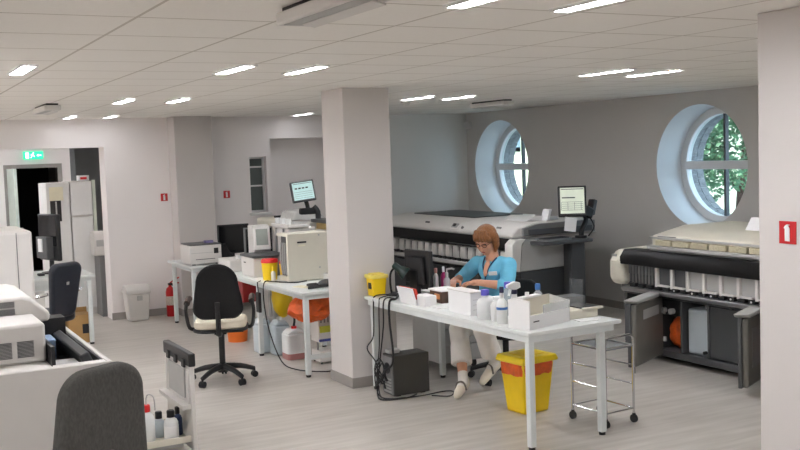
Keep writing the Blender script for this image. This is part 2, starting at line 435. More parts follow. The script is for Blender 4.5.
MB().lathe([(.05, 0), (.05, -.02), (.035, -.035)], n=18).build('body', CASEW, t, world=False)

# signs ----------------------------------------------------------------
def fire_sign(loc, rz, s, label):
    t = thing('fire_extinguisher_sign', label, 'sign', loc, rz, 'fire extinguisher signs')
    MB().box(-s/2, s/2, -.004, 0, -s*.55, s*.55).build('plate', SIGNR, t, world=False)
    g = MB(); y0, y1 = -.0065, -.004
    g.prism([(-.14*s, -.42*s), (.14*s, -.42*s), (.14*s, .2*s), (.09*s, .28*s), (-.09*s, .28*s), (-.14*s, .2*s)], 'y', y0, y1)
    g.prism([(-.05*s, .28*s), (.07*s, .28*s), (.07*s, .36*s), (-.05*s, .36*s)], 'y', y0, y1)
    g.prism([(-.2*s, .22*s), (-.14*s, .32*s), (-.02*s, .4*s), (.14*s, .4*s), (.14*s, .36*s), (0, .34*s), (-.1*s, .26*s), (-.14*s, .18*s)], 'y', y0, y1)
    g.build('symbol', SIGNW, t, world=False)
    return t
fire_sign((3.28, YB, 1.46), 0, .085, 'small red fire extinguisher sign on the back wall above the red extinguisher')
fire_sign((4.085, YB, 1.455), 0, .085, 'small red fire extinguisher sign on the back wall above the black monitors')
fire_sign((3.39, 2.895, 1.515), -90, .086, 'red fire extinguisher sign with white symbol on the near pillar')

t = thing('exit_sign', 'lit green exit sign above the dark doorway', 'sign', (2.45, 17, 2.01))
MB().box(-.15, .15, -.05, 0, 0, .125).build('housing', EXITG, t, world=False, bevel=.006)
g = MB(); y0, y1 = -.056, -.0505
for q in ([(-.01, .012), (.01, .012), (.01, .11), (-.01, .11)],): pass
g.prism([(-.05, .02), (-.035, .02), (-.02, .05), (-.005, .06), (.012, .035), (.022, .042), (.0, .075), (-.01, .09), (-.03, .085), (-.045, .065), (-.035, .06), (-.025, .07), (-.03, .05)], 'y', y0, y1)
g.lathe([(.001, -.0), (.011, .0), (.011, .004), (.001, .004)], (0, 0, 0), 12, Matrix.Translation((0.0, y0, .102)) @ Matrix.Rotation(R(-90), 4, 'X'))
g.box(-.12, -.07, y0, y1, .015, .11)
g.prism([(.05, .062), (.075, .085), (.075, .07), (.12, .07), (.12, .054), (.075, .054), (.075, .039)], 'y', y0, y1)
g.build('symbol', EXITW, t, world=False)

# outside ---------------------------------------------------------------
struct(MB().box(8.45, 40, -5, 45, -1.2, -1.0).build('ground_outside', GROUND))
t = thing('outside_building', 'pale yellow building seen through the round windows', 'building', (16, 21, -1))
MB().box(14, 17, 14.5, 30, -1, 9).build('wall', FACADE, t)
for yy in (16.6, 18.4, 20.4, 22.2, 24.5):
    for zz in (1.95, 5.0):
        q = MB()
        for b in ((yy-.55, yy-.47, zz-.1, zz+1.3), (yy+.47, yy+.55, zz-.1, zz+1.3), (yy-.55, yy+.55, zz-.1, zz), (yy-.55, yy+.55, zz+1.22, zz+1.3), (yy-.04, yy+.04, zz, zz+1.25), (yy-.5, yy+.5, zz+.75, zz+.8)):
            q.box(13.9, 14.02, b[0], b[1], b[2], b[3])
        q = q.build('window', M('blue grey window frame', (130, 150, 176), .5), t)
        MB().box(13.97, 14.01, yy-.5, yy+.5, zz-.05, zz+1.25).build('glass', M('sky mirroring glass', (140, 160, 176), .1), q)
t = thing('tree', 'leafy green tree seen through the round window over the open analyzer', 'tree', (11.2, 10.4, -1))
tr = MB().tube([(11.2, 10.4, -1), (11.25, 10.45, .8), (11.3, 10.35, 2.2), (11.1, 10.3, 3.6)], (.11, .04), 10, 4)
for a, b in (((11.28, 10.4, 1.2), (10.9, 11.1, 2.2)), ((11.28, 10.4, 1.5), (11.7, 9.7, 2.6)), ((11.3, 10.35, 2.1), (10.8, 10.0, 3.1)), ((11.28, 10.4, 1.1), (11.3, 11.4, 1.9))): tr.tube([a, b], (.035, .012), 6)
tr.build('trunk', BARK, t)
lf = MB(); rnd = random.Random(4)
blobs = [(11.1, 10.6, 2.5, .95), (11.3, 11.2, 2.3, .7), (10.9, 9.9, 2.7, .8), (11.5, 9.9, 2.2, .7), (11.0, 11.0, 1.7, .5), (11.2, 10.2, 3.3, .9), (10.8, 10.6, 1.45, .4), (11.3, 11.8, 2.9, .8), (11.2, 9.2, 3.0, .8), (10.9, 9.95, 1.5, .33)]
for x, y, z, r in blobs:
    for i in range(int(2600*r*r)+120):
        d = Vector((rnd.gauss(0, 1), rnd.gauss(0, 1), rnd.gauss(0, 1))).normalized()*r*rnd.random()**.45
        c = Vector((x, y, z))+d; s = rnd.uniform(.03, .06)
        mm = Matrix.Translation(c) @ Euler((rnd.uniform(0, 6.3), rnd.uniform(-.9, .9), rnd.uniform(0, 6.3))).to_matrix().to_4x4()
        lf.bm.faces.new([lf.bm.verts.new(mm @ Vector(p)) for p in ((-s, 0, 0), (-.2*s, .5*s, .12*s), (s, 0, 0), (-.2*s, -.5*s, .12*s))])
lf.build('foliage', LEAF, t)
# ------------------------------------------------------------------ the two long analyzers
def analyzer(y0, y1, label, open_doors):
    t = thing('clinical_analyzer', label, 'laboratory analyzer', (6.5, (y0+y1)/2, 0), 0, 'long clinical analyzers')
    Wt = dict(parent=t)
    # lower cabinet shell
    b = MB(); xb = 7.2 if open_doors else 6.94
    b.box(6.08, xb, y0+.02, y1-.1, .05, .11); b.box(6.08, xb, y0+.02, y1-.1, .56, .6); b.box(xb-.06, xb, y0+.02, y1-.1, .11, .56)
    b.box(6.08, xb-.06, y0+.02, y0+.06, .11, .56); b.box(6.08, xb-.06, y1-.14, y1-.1, .11, .56)
    if open_doors:
        for yy in (6.62, 6.33, 6.02, 5.55): b.box(6.09, 7.14, yy-.012, yy+.012, .11, .56)
    b.build('base_frame', DGREY, t, bevel=.006)
    for yy in (y0+.15, (y0+y1)/2, y1-.3):
        for xx in (6.16, xb-.1):
            MB().cyl((xx, yy, 0), (xx, yy, .012), .03).cyl((xx, yy, .012), (xx, yy, .06), .012).build('foot', BLACK, t)
    # rail, module deck
    MB().box(5.99, 6.12, y0+.03, y1-.16, .595, .635).build('rail', STEEL if open_doors else LGREY, t, bevel=.008)
    MB().box(6.1, xb-.1, y0+.03, y1-.05, .6, .84).build('deck', DGREY, t)
    # pegs along the rail
    ys = []; yy = y1-.27
    n = 0
    while yy > y0+.1:
        pg = MB().box(6.03, 6.075, yy-.035, yy+.035, .635, .668).build('peg', BLACK, t, bevel=.004)
        if open_doors and n > 4 and n % 2: MB().cyl((6.026, yy, .65), (6.031, yy, .65), .009, n=8).build('peg_dot', PAPER, pg)  # plain white dot on the peg
        n += 1; yy -= .11 if not open_doors else .105
    if open_doors:
        # slim syringes at the end, then alternating dark and white modules
        for i in range(8):
            yy = 6.93-i*.042
            s = MB().cyl((6.06, yy, .68), (6.06, yy, .75), .006, n=8).cyl((6.06, yy, .75), (6.06, yy, .83), .013, n=10).box(6.085, 6.1, yy-.005, yy+.005, .66, .84)
            s.build('syringe', MGREY, t)
        yy = 6.57; k = 0
        while yy > y0+.15:
            MB().box(6.055, 6.1, yy-.155, yy-.02, .685, .83).build('module', DGREY if k < 2 else LGREY, t, bevel=.005)
            MB().box(6.03, 6.1, yy-.02, yy+.01, .66, .84).build('divider', CASEW, t, bevel=.004)
            MB().box(6.02, 6.06, yy-.155, yy-.02, .672, .684).build('module_sill', CASEW, t)
            yy -= .185; k += 1
    else:
        yy = y1-.15; k = 0
        while yy > y0+.16:
            MB().prism([(6.02, .69), (6.035, .665), (6.1, .665), (6.1, .81), (6.03, .81)], 'y', yy-.125, yy-.02).build('module', CASEW, t, bevel=.006)
            MB().cyl((6.04, yy-.005, .68), (6.04, yy-.005, .8), .012, n=8).build('tube_port', BLACK, t)
            yy -= .2 if k < 1 else .165; k += 1
    # sloping black cover
    MB().prism([(6.0, .835), (6.0, .9), (6.05, .965), (6.2, .965), (6.2, .835)], 'y', y0+.04, y1-.14).build('cover', GLOSSB, t, bevel=.006)
    MB().box(5.992, 5.999, y0+.3, y0+1.3, .838, .846).build('cover_trim', STEEL, t)
    # upper hood
    if open_doors:
        MB().box(6.12, 7.1, y0+.03, y1-.4, .93, .99).build('shelf', LGREY, t, bevel=.006)
        MB().box(6.07, 6.16, y0+.03, y1-.42, .985, 1.015).build('ledge', LGREY, t, bevel=.005)
        MB().prism([(6.13, .99), (6.13, 1.1), (6.5, 1.17), (7.1, 1.17), (7.1, .99)], 'y', y0+.03, y1-.42).build('hood', CREAM, t, bevel=.02, seg=3)
        yy = y1-.5
        while yy > y0+.2:
            MB().box(6.085, 6.14, yy-.2, yy-.012, 1.018, 1.068).build('filter_block', M('beige ribbed block', (186, 178, 152), .7, noise=.15, scale=60), t, bevel=.006)
            yy -= .21
        MB().box(6.1, 6.14, y0+.03, y1-.42, 1.075, 1.09).build('hood_lip', LGREY, t)
        MB().box(6.126, 6.131, y1-.72, y1-.5, 1.092, 1.1).build('name_strip', MGREY, t)
        # rounded end cap
        c = MB(); pts = []
        pr = [(6.02, .64), (5.985, .7), (5.985, .86), (6.06, .955), (6.3, .965), (7.0, .965), (7.0, .64)]
        c.prism(pr, 'y', y1-.16, y1).build('end_cap', CREAM, t, bevel=.045, seg=4)
        MB().box(5.979, 5.99, y1-.115, y1-.05, .9, .92).build('latch', LGREY, t)
        # tall card stand on the hood
        MB().prism([(6.4, 1.17), (6.43, 1.17), (6.5, 1.27), (6.47, 1.27)], 'y', 5.74, 5.9).build('card_stand', PAPER, t)
    else:
        MB().prism([(6.02, .965), (6.02, 1.0), (6.1, 1.07), (6.32, 1.115), (7.1, 1.115), (7.1, .965)], 'y', 9.85, y1-.02).build('hood', CASEW, t, bevel=.02, seg=3)
        MB().prism([(6.02, .965), (6.02, 1.0), (6.1, 1.07), (6.32, 1.115), (7.1, 1.115), (7.1, .965)], 'y', y0+.02, 9.84).build('hood', CASEW, t, bevel=.02, seg=3)
        MB().box(6.3, 7.0, 9.9, y1-.3, 1.112, 1.125).build('lid', DGREY, t, bevel=.008)
        MB().box(6.02, 7.15, y0+.03, y1-.02, .955, .965).build('hood_ledge', LGREY, t)
        MB().cbox((6.07, 10.6, 1.05), (.012, .09, .02), (0, R(40), 0)).build('emblem', DGREY, t)
        MB().cbox((6.06, 9.94, 1.04), (.016, .12, .06), (0, R(40), 0)).build('display_panel', LGREY, t, bevel=.004)
        MB().cbox((6.052, 9.94, 1.047), (.012, .05, .036), (0, R(40), 0)).build('display', BLACK, t)
        MB().cbox((6.075, 9.05, 1.055), (.012, .08, .02), (0, R(40), 0)).build('maker_plate', MGREY, t)
        MB().cyl((6.05, 9.75, 1.02), (6.035, 9.75, 1.03), .018).build('knob', MGREY, t)
        # end towards the camera: grey side of the hood, curved white edge, grey panel
        MB().prism([(6.14, .98), (6.14, 1.06), (6.34, 1.1), (7.1, 1.1), (7.1, .97)], 'y', y0-.02, y0+.03).build('hood_side', MGREY, t, bevel=.006)
        MB().box(6.2, 7.05, y0-.035, y0-.018, .985, 1.045).build('side_vent', DGREY, t, bevel=.004)
        MB().prism([(6.0, .62), (5.97, .7), (5.97, .9), (6.03, .95), (6.16, .95), (6.1, .9), (6.07, .6)], 'y', y0-.04, y0+.1).build('end_cap', CASEW, t, bevel=.012)
        MB().prism([(6.07, .6), (6.09, .86), (6.14, .94), (6.72, .94), (6.74, .7), (6.72, .62)], 'y', y0-.03, y0+.05).build('end_panel', LGREY, t, bevel=.012)
        MB().box(6.1, 6.92, y0-.012, y0+.02, .06, .6).build('side_panel', CABG, t)
        for i in range(4):
            MB().box(6.065, 6.082, y0+.1+i*.68, y0+.74+i*.68, .12, .55).build('door', CABG, t, bevel=.006)
        # clear cover sheet lying on the hood
        MB().prism([(6.3, 1.115), (6.75, 1.115), (6.7, 1.16), (6.4, 1.17)], 'y', y0+.15, y0+.6).build('cover_sheet', FROST, t, bevel=.01)
        MB().prism([(6.5, 1.12), (6.53, 1.12), (6.57, 1.24), (6.54, 1.24)], 'y', y0+.05, y0+.17).build('card_stand', PAPER, t)
    return t
anL = analyzer(8.7, 11.65, 'long white and black analyzer behind the seated woman, with closed dark doors', False)
anR = analyzer(3.6, 7.14, 'long cream and black analyzer with open lower doors, partly hidden by the near pillar', True)

# open doors of the second analyzer, with what shows inside
def door_at(hx, hy, ex, ey, name='door'):
    d = math.hypot(ex-hx, ey-hy); a = math.atan2(ey-hy, ex-hx)
    m = Matrix.Translation((hx, hy, 0)) @ Matrix.Rotation(a, 4, 'Z')
    o = MB().prism([(0, .055), (d, .055), (d, .56), (d-.03, .6), (0, .6)], 'y', -.0, .03, m).build('door', DGREY, anR, bevel=.006)
    s = MB().box(.0, d, .03, .075, .06, .585, m)
    s.build('door_liner', M('warm grey door liner', (112, 110, 104), .45, noise=.05), o, bevel=.02)
    MB().prism([(.02, .59), (d-.02, .59), (d+.02, .62), (.02, .625)], 'y', -.03, .09, m).build('door_cap', LGREY, o, bevel=.01)
    return o, m, d
o, m, d = door_at(6.07, 6.62, 5.52, 6.36)
MB().box(.12, d-.16, .0755, .079, .44, .52, m).build('door_label', LGREY, o)
MB().cyl(m @ Vector((d-.05, .03, .0)), m @ Vector((d-.05, .03, .055)), .014).build('door_foot', BLACK, o)
for z in (.18, .42): MB().cyl(m @ Vector((.0, .085, z)), m @ Vector((.0, .085, z+.04)), .016).build('hinge', LGREY, o)
o, m, d = door_at(6.06, 5.5, 5.68, 5.32)
MB().box(.1, d-.1, .0755, .079, .2, .5, m).build('door_label', MGREY, o)
MB().box(6.1, 6.7, 6.355, 6.6, .42, .56).build('pump', BLACK, anR, bevel=.01)
for yy in (6.43, 6.53): MB().cyl((6.06, yy, .46), (6.1, yy, .46), .025).build('pump_head', LGREY, anR)
MB().box(6.1, 6.12, 5.56, 6.01, .12, .55).build('panel', CABG, anR, bevel=.005)
MB().cyl((6.095, 5.78, .555), (6.1, 5.78, .575), .012).build('screw', LGREY, anR)
g = MB().sph((6.25, 6.475, .255), (.12, .1, .145), n=20, m=14)
for v in g.bm.verts: v.co += Vector((random.uniform(-1, 1), random.uniform(-1, 1), random.uniform(-1, 1)))*.012
single(g, 'waste_bag', ORBAG, 'orange plastic bag inside the open analyzer cabinet', 'bag', (6.25, 6.475, .11))
t = thing('waste_canister', 'tall milky canister inside the open analyzer cabinet beside the orange bag', 'canister', (6.3, 6.17, .11))
MB().rbox(6.13, 6.5, 6.05, 6.3, .11, .5, .03).build('body', HDPEB, t, bevel=.02)
MB().cyl((6.25, 6.17, .5), (6.25, 6.17, .53), .03).build('cap', HDPE, t)
MB().cyl((6.12, 6.07, .15), (6.09, 6.07, .15), .014).build('tap', BLACK, t)
g = MB().sph((6.25, 5.4, .32), (.1, .09, .16), n=18, m=12)
for v in g.bm.verts: v.co += Vector((random.uniform(-1, 1), random.uniform(-1, 1), random.uniform(-1, 1)))*.01
single(g, 'waste_bag', ORBAG, 'second orange bag, a sliver beside the open analyzer door near the pillar', 'bag', (6.25, 5.4, .11))

# ------------------------------------------------------------------ operator stand between the analyzers
t = thing('operator_workstation', 'dark grey operator cabinet with lit screen on an arm and keyboard shelf, between the analyzers', 'workstation', (6.55, 8.35, 0))
MB().box(6.64, 6.86, 8.56, 8.66, .03, .9).build('cabinet', CABG, t, bevel=.008)
MB().box(6.66, 6.84, 8.54, 8.56, .06, .88).build('door', DGREY, t, bevel=.006)
MB().box(6.2, 6.86, 8.42, 8.66, .885, .925).build('keyboard_shelf', DGREY, t, bevel=.01)
kb = MB().cbox((6.42, 8.52, .937), (.36, .16, .02), (0, 0, R(8))).build('keyboard', MGREY, t, bevel=.004)
k = MB()
for i in range(11):
    for j in range(4): k.cbox((6.265+i*.031, 8.455+j*.034+i*.0043, .95), (.024, .026, .008), (0, 0, R(8)))
k.build('keys', BLACK, kb)
MB().tube([(6.8, 8.54, .92), (6.8, 8.54, 1.0), (6.88, 8.56, 1.12), (6.82, 8.56, 1.26)], .028, 10, 4).build('arm', BLACK, t)
MB().cyl((6.79, 8.54, .92), (6.79, 8.54, .95), .065).build('arm_base', BLACK, t)
mm = Matrix.Translation((6.69, 8.55, 1.325)) @ Euler((R(-12), 0, R(-34))).to_matrix().to_4x4()
mon = MB().box(-.15, .15, -.02, .045, -.165, .165, mm).build('monitor', BLACK, t, bevel=.008)
MB().box(-.128, .128, -.0235, -.0195, -.135, .145, mm).build('screen', SCREEN, mon)
q = MB().box(-.11, .03, -.0255, -.0236, .03, .042, mm)
for i in range(5): q.box(-.11, .11, -.0255, -.0236, -.1+i*.022, -.097+i*.022, mm)
for i in range(4): q.box(-.12+i*.07, -.117+i*.07, -.0255, -.0236, -.1, -.01, mm)
q.box(-.12, .12, -.0255, -.0236, .125, .132, mm)
q.build('screen_text', SCRTXT, mon)
MB().box(-.06, .06, .025, .08, -.08, .08, mm).build('monitor_back', BLACK, mon, bevel=.01)
MB().cbox((6.86, 8.5, 1.2), (.12, .07, .12), (0, R(25), 0)).build('arm_joint', BLACK, t, bevel=.02)
MB().cbox((6.93, 8.52, 1.25), (.05, .1, .17), (0, R(14), 0)).build('bracket', DGREY, t, bevel=.012)
MB().tube([(6.84, 8.5, 1.2), (6.9, 8.45, 1.05), (6.82, 8.45, .95)], .008, 6, 4).build('cable', BLACK, t)
single(MB().cbox((6.56, 8.42, 1.09), (.13, .002, .15), (R(-8), R(10), R(-18))), 'paper_note', PAPER, 'white paper note hanging below the operator screen', 'paper', (6.56, 8.42, 1.02))
single(MB().box(6.3, 6.56, 8.2, 8.4, .0, .36), 'storage_box', MGREY, 'grey box on the floor in front of the operator cabinet', 'box', (6.43, 8.3, 0), bevel=.006)

# ------------------------------------------------------------------ tables
def table(name, label, x0, x1, y0, y1, legs, z=.74, inset=.04, group=None, stretch=()):
    t = thing(name, label, 'table', ((x0+x1)/2, (y0+y1)/2, 0), 0, group)
    MB().box(x0, x1, y0, y1, z-.026, z).build('tabletop', TOPW, t, bevel=.004)
    xs = [p[0] for p in legs]; ysl = [p[1] for p in legs]; a, b, c, d = min(xs)-.02, max(xs)+.02, min(ysl)-.02, max(ysl)+.02
    f = MB(); f.box(a, b, c, c+.03, z-.066, z-.026); f.box(a, b, d-.03, d, z-.066, z-.026); f.box(a, a+.03, c+.03, d-.03, z-.066, z-.026); f.box(b-.03, b, c+.03, d-.03, z-.066, z-.026)
    f.build('apron', LEGW, t)
    for lx, ly in legs:
        l = MB().box(lx-.022, lx+.022, ly-.022, ly+.022, .02, z-.067).build('leg', LEGW, t, bevel=.004)
        MB().cyl((lx, ly, 0), (lx, ly, .02), .022, n=12).build('leg_foot', BLACK, l)
    for a, b, y in stretch: MB().box(a, b, y-.012, y+.012, .15, .19).build('stretcher', LEGW, t)
    return t
dk = table('desk', 'long white table the woman in turquoise works at', 3.56, 4.33, 5.07, 7.25, [(3.588, 5.1), (4.17, 5.1), (3.61, 7.18), (4.25, 7.18)], z=.755)
dk.rotation_euler.z = R(1.8)
table('lab_table', 'white lab table past the free pillar, loaded with instruments', 3.24, 4.0, 7.85, 10.5, [(3.29, 7.9), (3.29, 9.05), (3.29, 10.4), (3.95, 7.9), (3.95, 9.05), (3.95, 10.4)], stretch=[(3.31, 3.93, 7.9)])
table('printer_table', 'small white table with the printer by the back wall', 3.1, 4.0, 10.7, 11.6, [(3.16, 10.76), (3.94, 10.76), (3.16, 11.54), (3.94, 11.54)])
sd = table('side_desk', 'white desk behind the navy office chair near the doorway', .9, 2.1, 10.75, 11.6, [(2.04, 10.8), (.96, 10.8), (2.04, 11.55), (.96, 11.55)])

MB().box(1.5, 2.0, 10.85, 10.87, .6, .665).box(1.5, 2.0, 10.87, 11.2, .6, .61).build('drawer', LEGW, sd)
# ------------------------------------------------------------------ chairs
def star_base(t, r, h, m=BLACK, hub=.03):
    MB().cyl((0, 0, .08), (0, 0, .15), .045, .035).cyl((0, 0, .15), (0, 0, h), .026).build('column', BLACK, t, world=False)
    for k in range(5):
        a = R(72*k+20); c, s = math.cos(a), math.sin(a)
        MB().tube([(0, 0, .13), (c*r*.55, s*r*.55, .115), (c*r, s*r, .075)], (.028, .019), 10, 3).build('leg', m, t, world=False)
        w = MB().cyl((c*r-s*.022, s*r+c*.022, .028), (c*r-s*.006, s*r+c*.006, .028), .028).cyl((c*r+s*.006, s*r-c*.006, .028), (c*r+s*.022, s*r-c*.022, .028), .028).cyl((c*r, s*r, .03), (c*r, s*r, .08), .01)
        w.build('caster', BLACK, t, world=False)
def pad(mb, w, d, z0, z1, y0=0, n=5, taper=1.0):
    mb.rbox(-w/2, w/2, y0-d/2, y0+d/2, z0, z1, min(w, d)*.28, 6); return mb
def back_panel(poly, y, th, lean, mtx):
    # poly in x,z; slab of thickness th
    b = MB().prism(poly, 'y', y, y+th); b.bm.transform(mtx); return b
def rounded(w0, w1, h, r0, r1, n=6):
    # shield outline, bottom width w0, top width w1
    P = []
    for cx, cz, r, a in ((w1/2-r1, h-r1, r1, 0), (-w1/2+r1, h-r1, r1, 90), (-w0/2+r0, r0, r0, 180), (w0/2-r0, r0, r0, 270)):
        for i in range(n+1): P.append((cx+r*math.cos(R(a+90*i/n)), cz+r*math.sin(R(a+90*i/n))))
    return P
# black task chair, back towards the camera (local: sitter faces +y)
t = thing('task_chair', 'black task chair with cream seat standing alone on the open floor', 'chair', (2.63, 8.22, 0), -22)
star_base(t, .28, .44)
pad(MB(), .44, .42, .47, .54, .04).build('seat', SEATC, t, world=False, bevel=.02, seg=3)
pad(MB(), .46, .44, .445, .47, .04).build('seat_shell', BLACK, t, world=False, bevel=.008)
bk = back_panel(rounded(.42, .35, .47, .1, .165, 8), -.03, .055, 0, Matrix.Translation((0, -.2, .57)) @ Matrix.Rotation(R(7), 4, 'X'))
bk.build('backrest', BLKFAB, t, world=False, bevel=.02, seg=3)
MB().tube([(0, -.02, .43), (0, -.24, .45), (0, -.27, .6), (0, -.27, .72)], .022, 8, 4).build('back_bar', BLACK, t, world=False)
MB().box(-.05, .05, -.1, .12, .42, .445).build('mechanism', BLACK, t, world=False)
MB().cyl((.05, .0, .425), (.19, .0, .425), .009).build('lever', BLACK, t, world=False)
for s in (-1, 1):
    MB().tube([(s*.2, .05, .455), (s*.265, .02, .47), (s*.285, -.02, .6), (s*.275, -.06, .685), (s*.27, .05, .705), (s*.27, .14, .7)], .016, 8, 4).build('armrest', BLACK, t, world=False)
    MB().tube([(s*.272, -.06, .69), (s*.27, .05, .712), (s*.27, .15, .705)], .026, 10, 4).build('arm_pad', M('worn arm pad', (60, 44, 36), .7), t, world=False)

# big grey chair close to the camera
t = thing('office_chair', 'large charcoal fabric office chair at the bottom edge, seen from behind', 'chair', (.77, 4.33, 0), 30)
star_base(t, .3, .44)
pad(MB(), .5, .5, .46, .55, .2).build('seat', GRYFAB, t, world=False, bevel=.03, seg=3)
P = rounded(.5, .42, .62, .1, .13, 8)
bk = MB(); nx, nz = 14, 12
bk.prism(P, 'y', -.05, .04); bmesh.ops.subdivide_edges(bk.bm, edges=[e for e in bk.bm.edges if e.calc_length() > .2], cuts=6)
bk.bm.transform(Matrix.Translation((0, -.06, .44)) @ Matrix.Rotation(R(5), 4, 'X'))
bk.build('backrest', GRYFAB, t, world=False, bevel=.03, seg=4)
MB().tube([(0, .1, .44), (0, -.12, .44), (0, -.14, .56), (0, -.135, .7)], .025, 8, 4).build('back_bar', BLACK, t, world=False)
# navy leather chair turned to the side desk
t = thing('office_chair', 'dark navy leather office chair with chrome arms near the cardboard boxes', 'chair', (1.5, 9.82, 0), 34)
star_base(t, .27, .4, CHROME)
pad(MB(), .48, .46, .42, .52, .1).build('seat', NAVY, t, world=False, bevel=.03, seg=3)
bk = back_panel(rounded(.3, .37, .52, .08, .08, 6), -.04, .07, 0, Matrix.Translation((0, -.13, .48)) @ Matrix.Rotation(R(9), 4, 'X'))
bk.build('backrest', NAVY, t, world=False, bevel=.025, seg=3)
MB().cbox((0, -.225, .8), (.035, .01, .03), (R(9), 0, 0)).build('emblem', CHROME, t, world=False)
for s in (-1, 1):
    MB().tube([(s*.2, -.18, .72), (s*.27, -.06, .69), (s*.29, .12, .66), (s*.27, .16, .5), (s*.2, .1, .44)], .014, 8, 4).build('armrest', CHROME, t, world=False)

# black chair of the seated woman (local: sitter faces +y)
t = thing('task_chair', 'black task chair under the woman in turquoise', 'chair', (4.62, 6.83, 0), 114)
star_base(t, .3, .36)
pad(MB(), .45, .44, .365, .405, .0).build('seat', BLKFAB, t, world=False, bevel=.018, seg=3)
bk = back_panel(rounded(.33, .3, .3, .1, .1, 8), -.03, .05, 0, Matrix.Translation((0, -.27, .5)) @ Matrix.Rotation(R(8), 4, 'X'))
bk.build('backrest', BLKFAB, t, world=False, bevel=.018, seg=3)
MB().tube([(0, -.0, .37), (0, -.27, .38), (0, -.32, .55), (0, -.31, .64)], .02, 8, 4).build('back_bar', BLACK, t, world=False)
# ------------------------------------------------------------------ instrument cluster near the camera
t = thing('bench_analyzer', 'big white bench instrument with grey vents and a black well, beside the charcoal chair', 'laboratory analyzer', (0, 6.2, 0))
MB().box(-1.3, .78, 5.135, 7.95, 0, .9).build('base', CASEW, t, bevel=.012)
MB().box(-1.3, 1.06, 5.115, 5.134, 0, .902).build('front_panel', CASEW, t, bevel=.006)
MB().box(.78, 1.06, 5.135, 7.95, 0, .74).box(1.035, 1.06, 5.13, 7.95, .74, .9).box(.78, 1.035, 5.13, 5.2, .74, .9).box(.78, 1.035, 6.36, 7.95, .74, .9).build('worktop_rim', CASEW, t, bevel=.006)
MB().box(.782, 1.034, 5.21, 6.35, .741, .76).box(.782, .8, 5.21, 6.35, .76, .99).box(1.02, 1.034, 5.21, 6.35, .76, .895).box(.8, 1.02, 6.2, 6.35, .76, .99).build('well_liner', BLACK, t)
MB().box(.82, .95, 5.3, 5.55, .76, .86).build('reader', LGREY, t, bevel=.006)
MB().box(.83, .84, 5.292, 5.3, .8, .83).box(.87, .9, 5.292, 5.3, .8, .83).build('reader_port', BLACK, t)
MB().cbox((.985, 5.75, .86), (.05, .85, .12), (0, R(-24), 0)).build('tray_cover', DGREY, t, bevel=.01)
MB().box(.86, .93, 6.0, 6.18, .78, .9).build('sample_block', M('pale blue plastic', (150, 176, 205), .4), t, bevel=.01)
MB().box(-1.3, .775, 5.32, 6.4, .9, 1.1).build('housing', CASEW, t, bevel=.015)
p = [(-1.3, 1.1), (-1.3, 1.2), (.72, 1.2), (.77, 1.185), (.86, 1.1), (.86, 1.05), (.775, 1.05)]
MB().prism(p, 'y', 5.7, 6.4).build('top_cover', CASEW, t, bevel=.02, seg=3)
for z in (1.105, 1.145):
    g = MB()
    for i in range(7): g.box(.53, .68, 5.694, 5.702, z+i*.0045, z+i*.0045+.0025)
    g.build('vent_grille', MGREY, t)
for x in (.53, .635):
    g = MB()
    for i in range(12): g.box(x, x+.08, 5.316, 5.322, .935+i*.007, .9395+i*.007)
    g.build('vent_grille', MGREY, t)
# pulled-out reagent drawer
d = MB().box(1.745, 1.775, 6.13, 6.72, .06, .62).build('drawer', CASEW, t, bevel=.006)
MB().box(1.738, 1.782, 6.12, 6.73, .6, .685).build('drawer_grip', BLACK, d, bevel=.008)
for i in range(3): MB().box(1.725, 1.74, 6.2+i*.18, 6.26+i*.18, .585, .64).build('clip', BLACK, d, bevel=.006)
MB().box(1.732, 1.744, 6.24, 6.6, .38, .575).build('inner_panel', LGREY, d, bevel=.004)
MB().box(1.69, 1.745, 6.14, 6.71, .33, .355).build('cross_bar', CASEW, d)
MB().box(1.735, 1.744, 6.15, 6.19, .36, .58).box(1.735, 1.744, 6.65, 6.69, .36, .58).build('stile', CASEW, d)
MB().box(1.06, 1.745, 6.18, 6.7, .11, .125).box(1.06, 1.745, 6.17, 6.185, .11, .15).box(1.06, 1.745, 6.69, 6.705, .11, .15).build('drawer_tray', CREAM, d)
for yy in (6.2, 6.65): MB().box(.9, 1.7, yy, yy+.03, .08, .105).build('drawer_slide', STEEL, d)

def bottle(name, label, x, y, z, r, h, body, capm, caph=.035, capr=.5, group=None, neck=.4, lab=None, sh=.72):
    t = thing(name, label, 'bottle', (x, y, z+.001), 0, group)
    MB().lathe([(r*.9, 0), (r, .008), (r, h*sh), (r*.8, h*(sh+.12)), (r*neck, h*(sh+.2)), (r*neck, h)], n=20).build('body', body, t, world=False)
    MB().lathe([(r*capr, h-.01), (r*capr, h+caph*.8), (r*capr*.85, h+caph)], n=16).build('cap', capm, t, world=False)
    if lab:
        MB().lathe([(r+.001, lab[1]*h), (r+.001, lab[2]*h)], n=20).build('label_band', lab[0], t, world=False)
    return t
t = bottle('wash_bottle', 'white wash bottle with red cap and bent tube in the open drawer', 1.5, 6.3, .125, .048, .2, HDPE, REDP)
MB().tube([(0, 0, .22), (0, 0, .27), (.012, -.012, .3), (.04, -.035, .285), (.045, -.04, .2)], .0045, 6, 4).build('tube', LGREY, t, world=False)
bottle('reagent_bottle', 'small clear bottle with black cap in the open drawer', 1.59, 6.36, .125, .038, .13, HDPEB, BLACK, capr=.6)
bottle('reagent_bottle', 'bottle with white label and black cap closest to the drawer front', 1.64, 6.25, .125, .046, .155, HDPE, BLACK, capr=.55, lab=(PAPER, .1, .6))
bottle('reagent_bottle', 'dark blue bottle at the end of the open drawer', 1.705, 6.33, .125, .03, .15, M('dark blue plastic', (42, 58, 92), .4), BLACK, capr=.55)

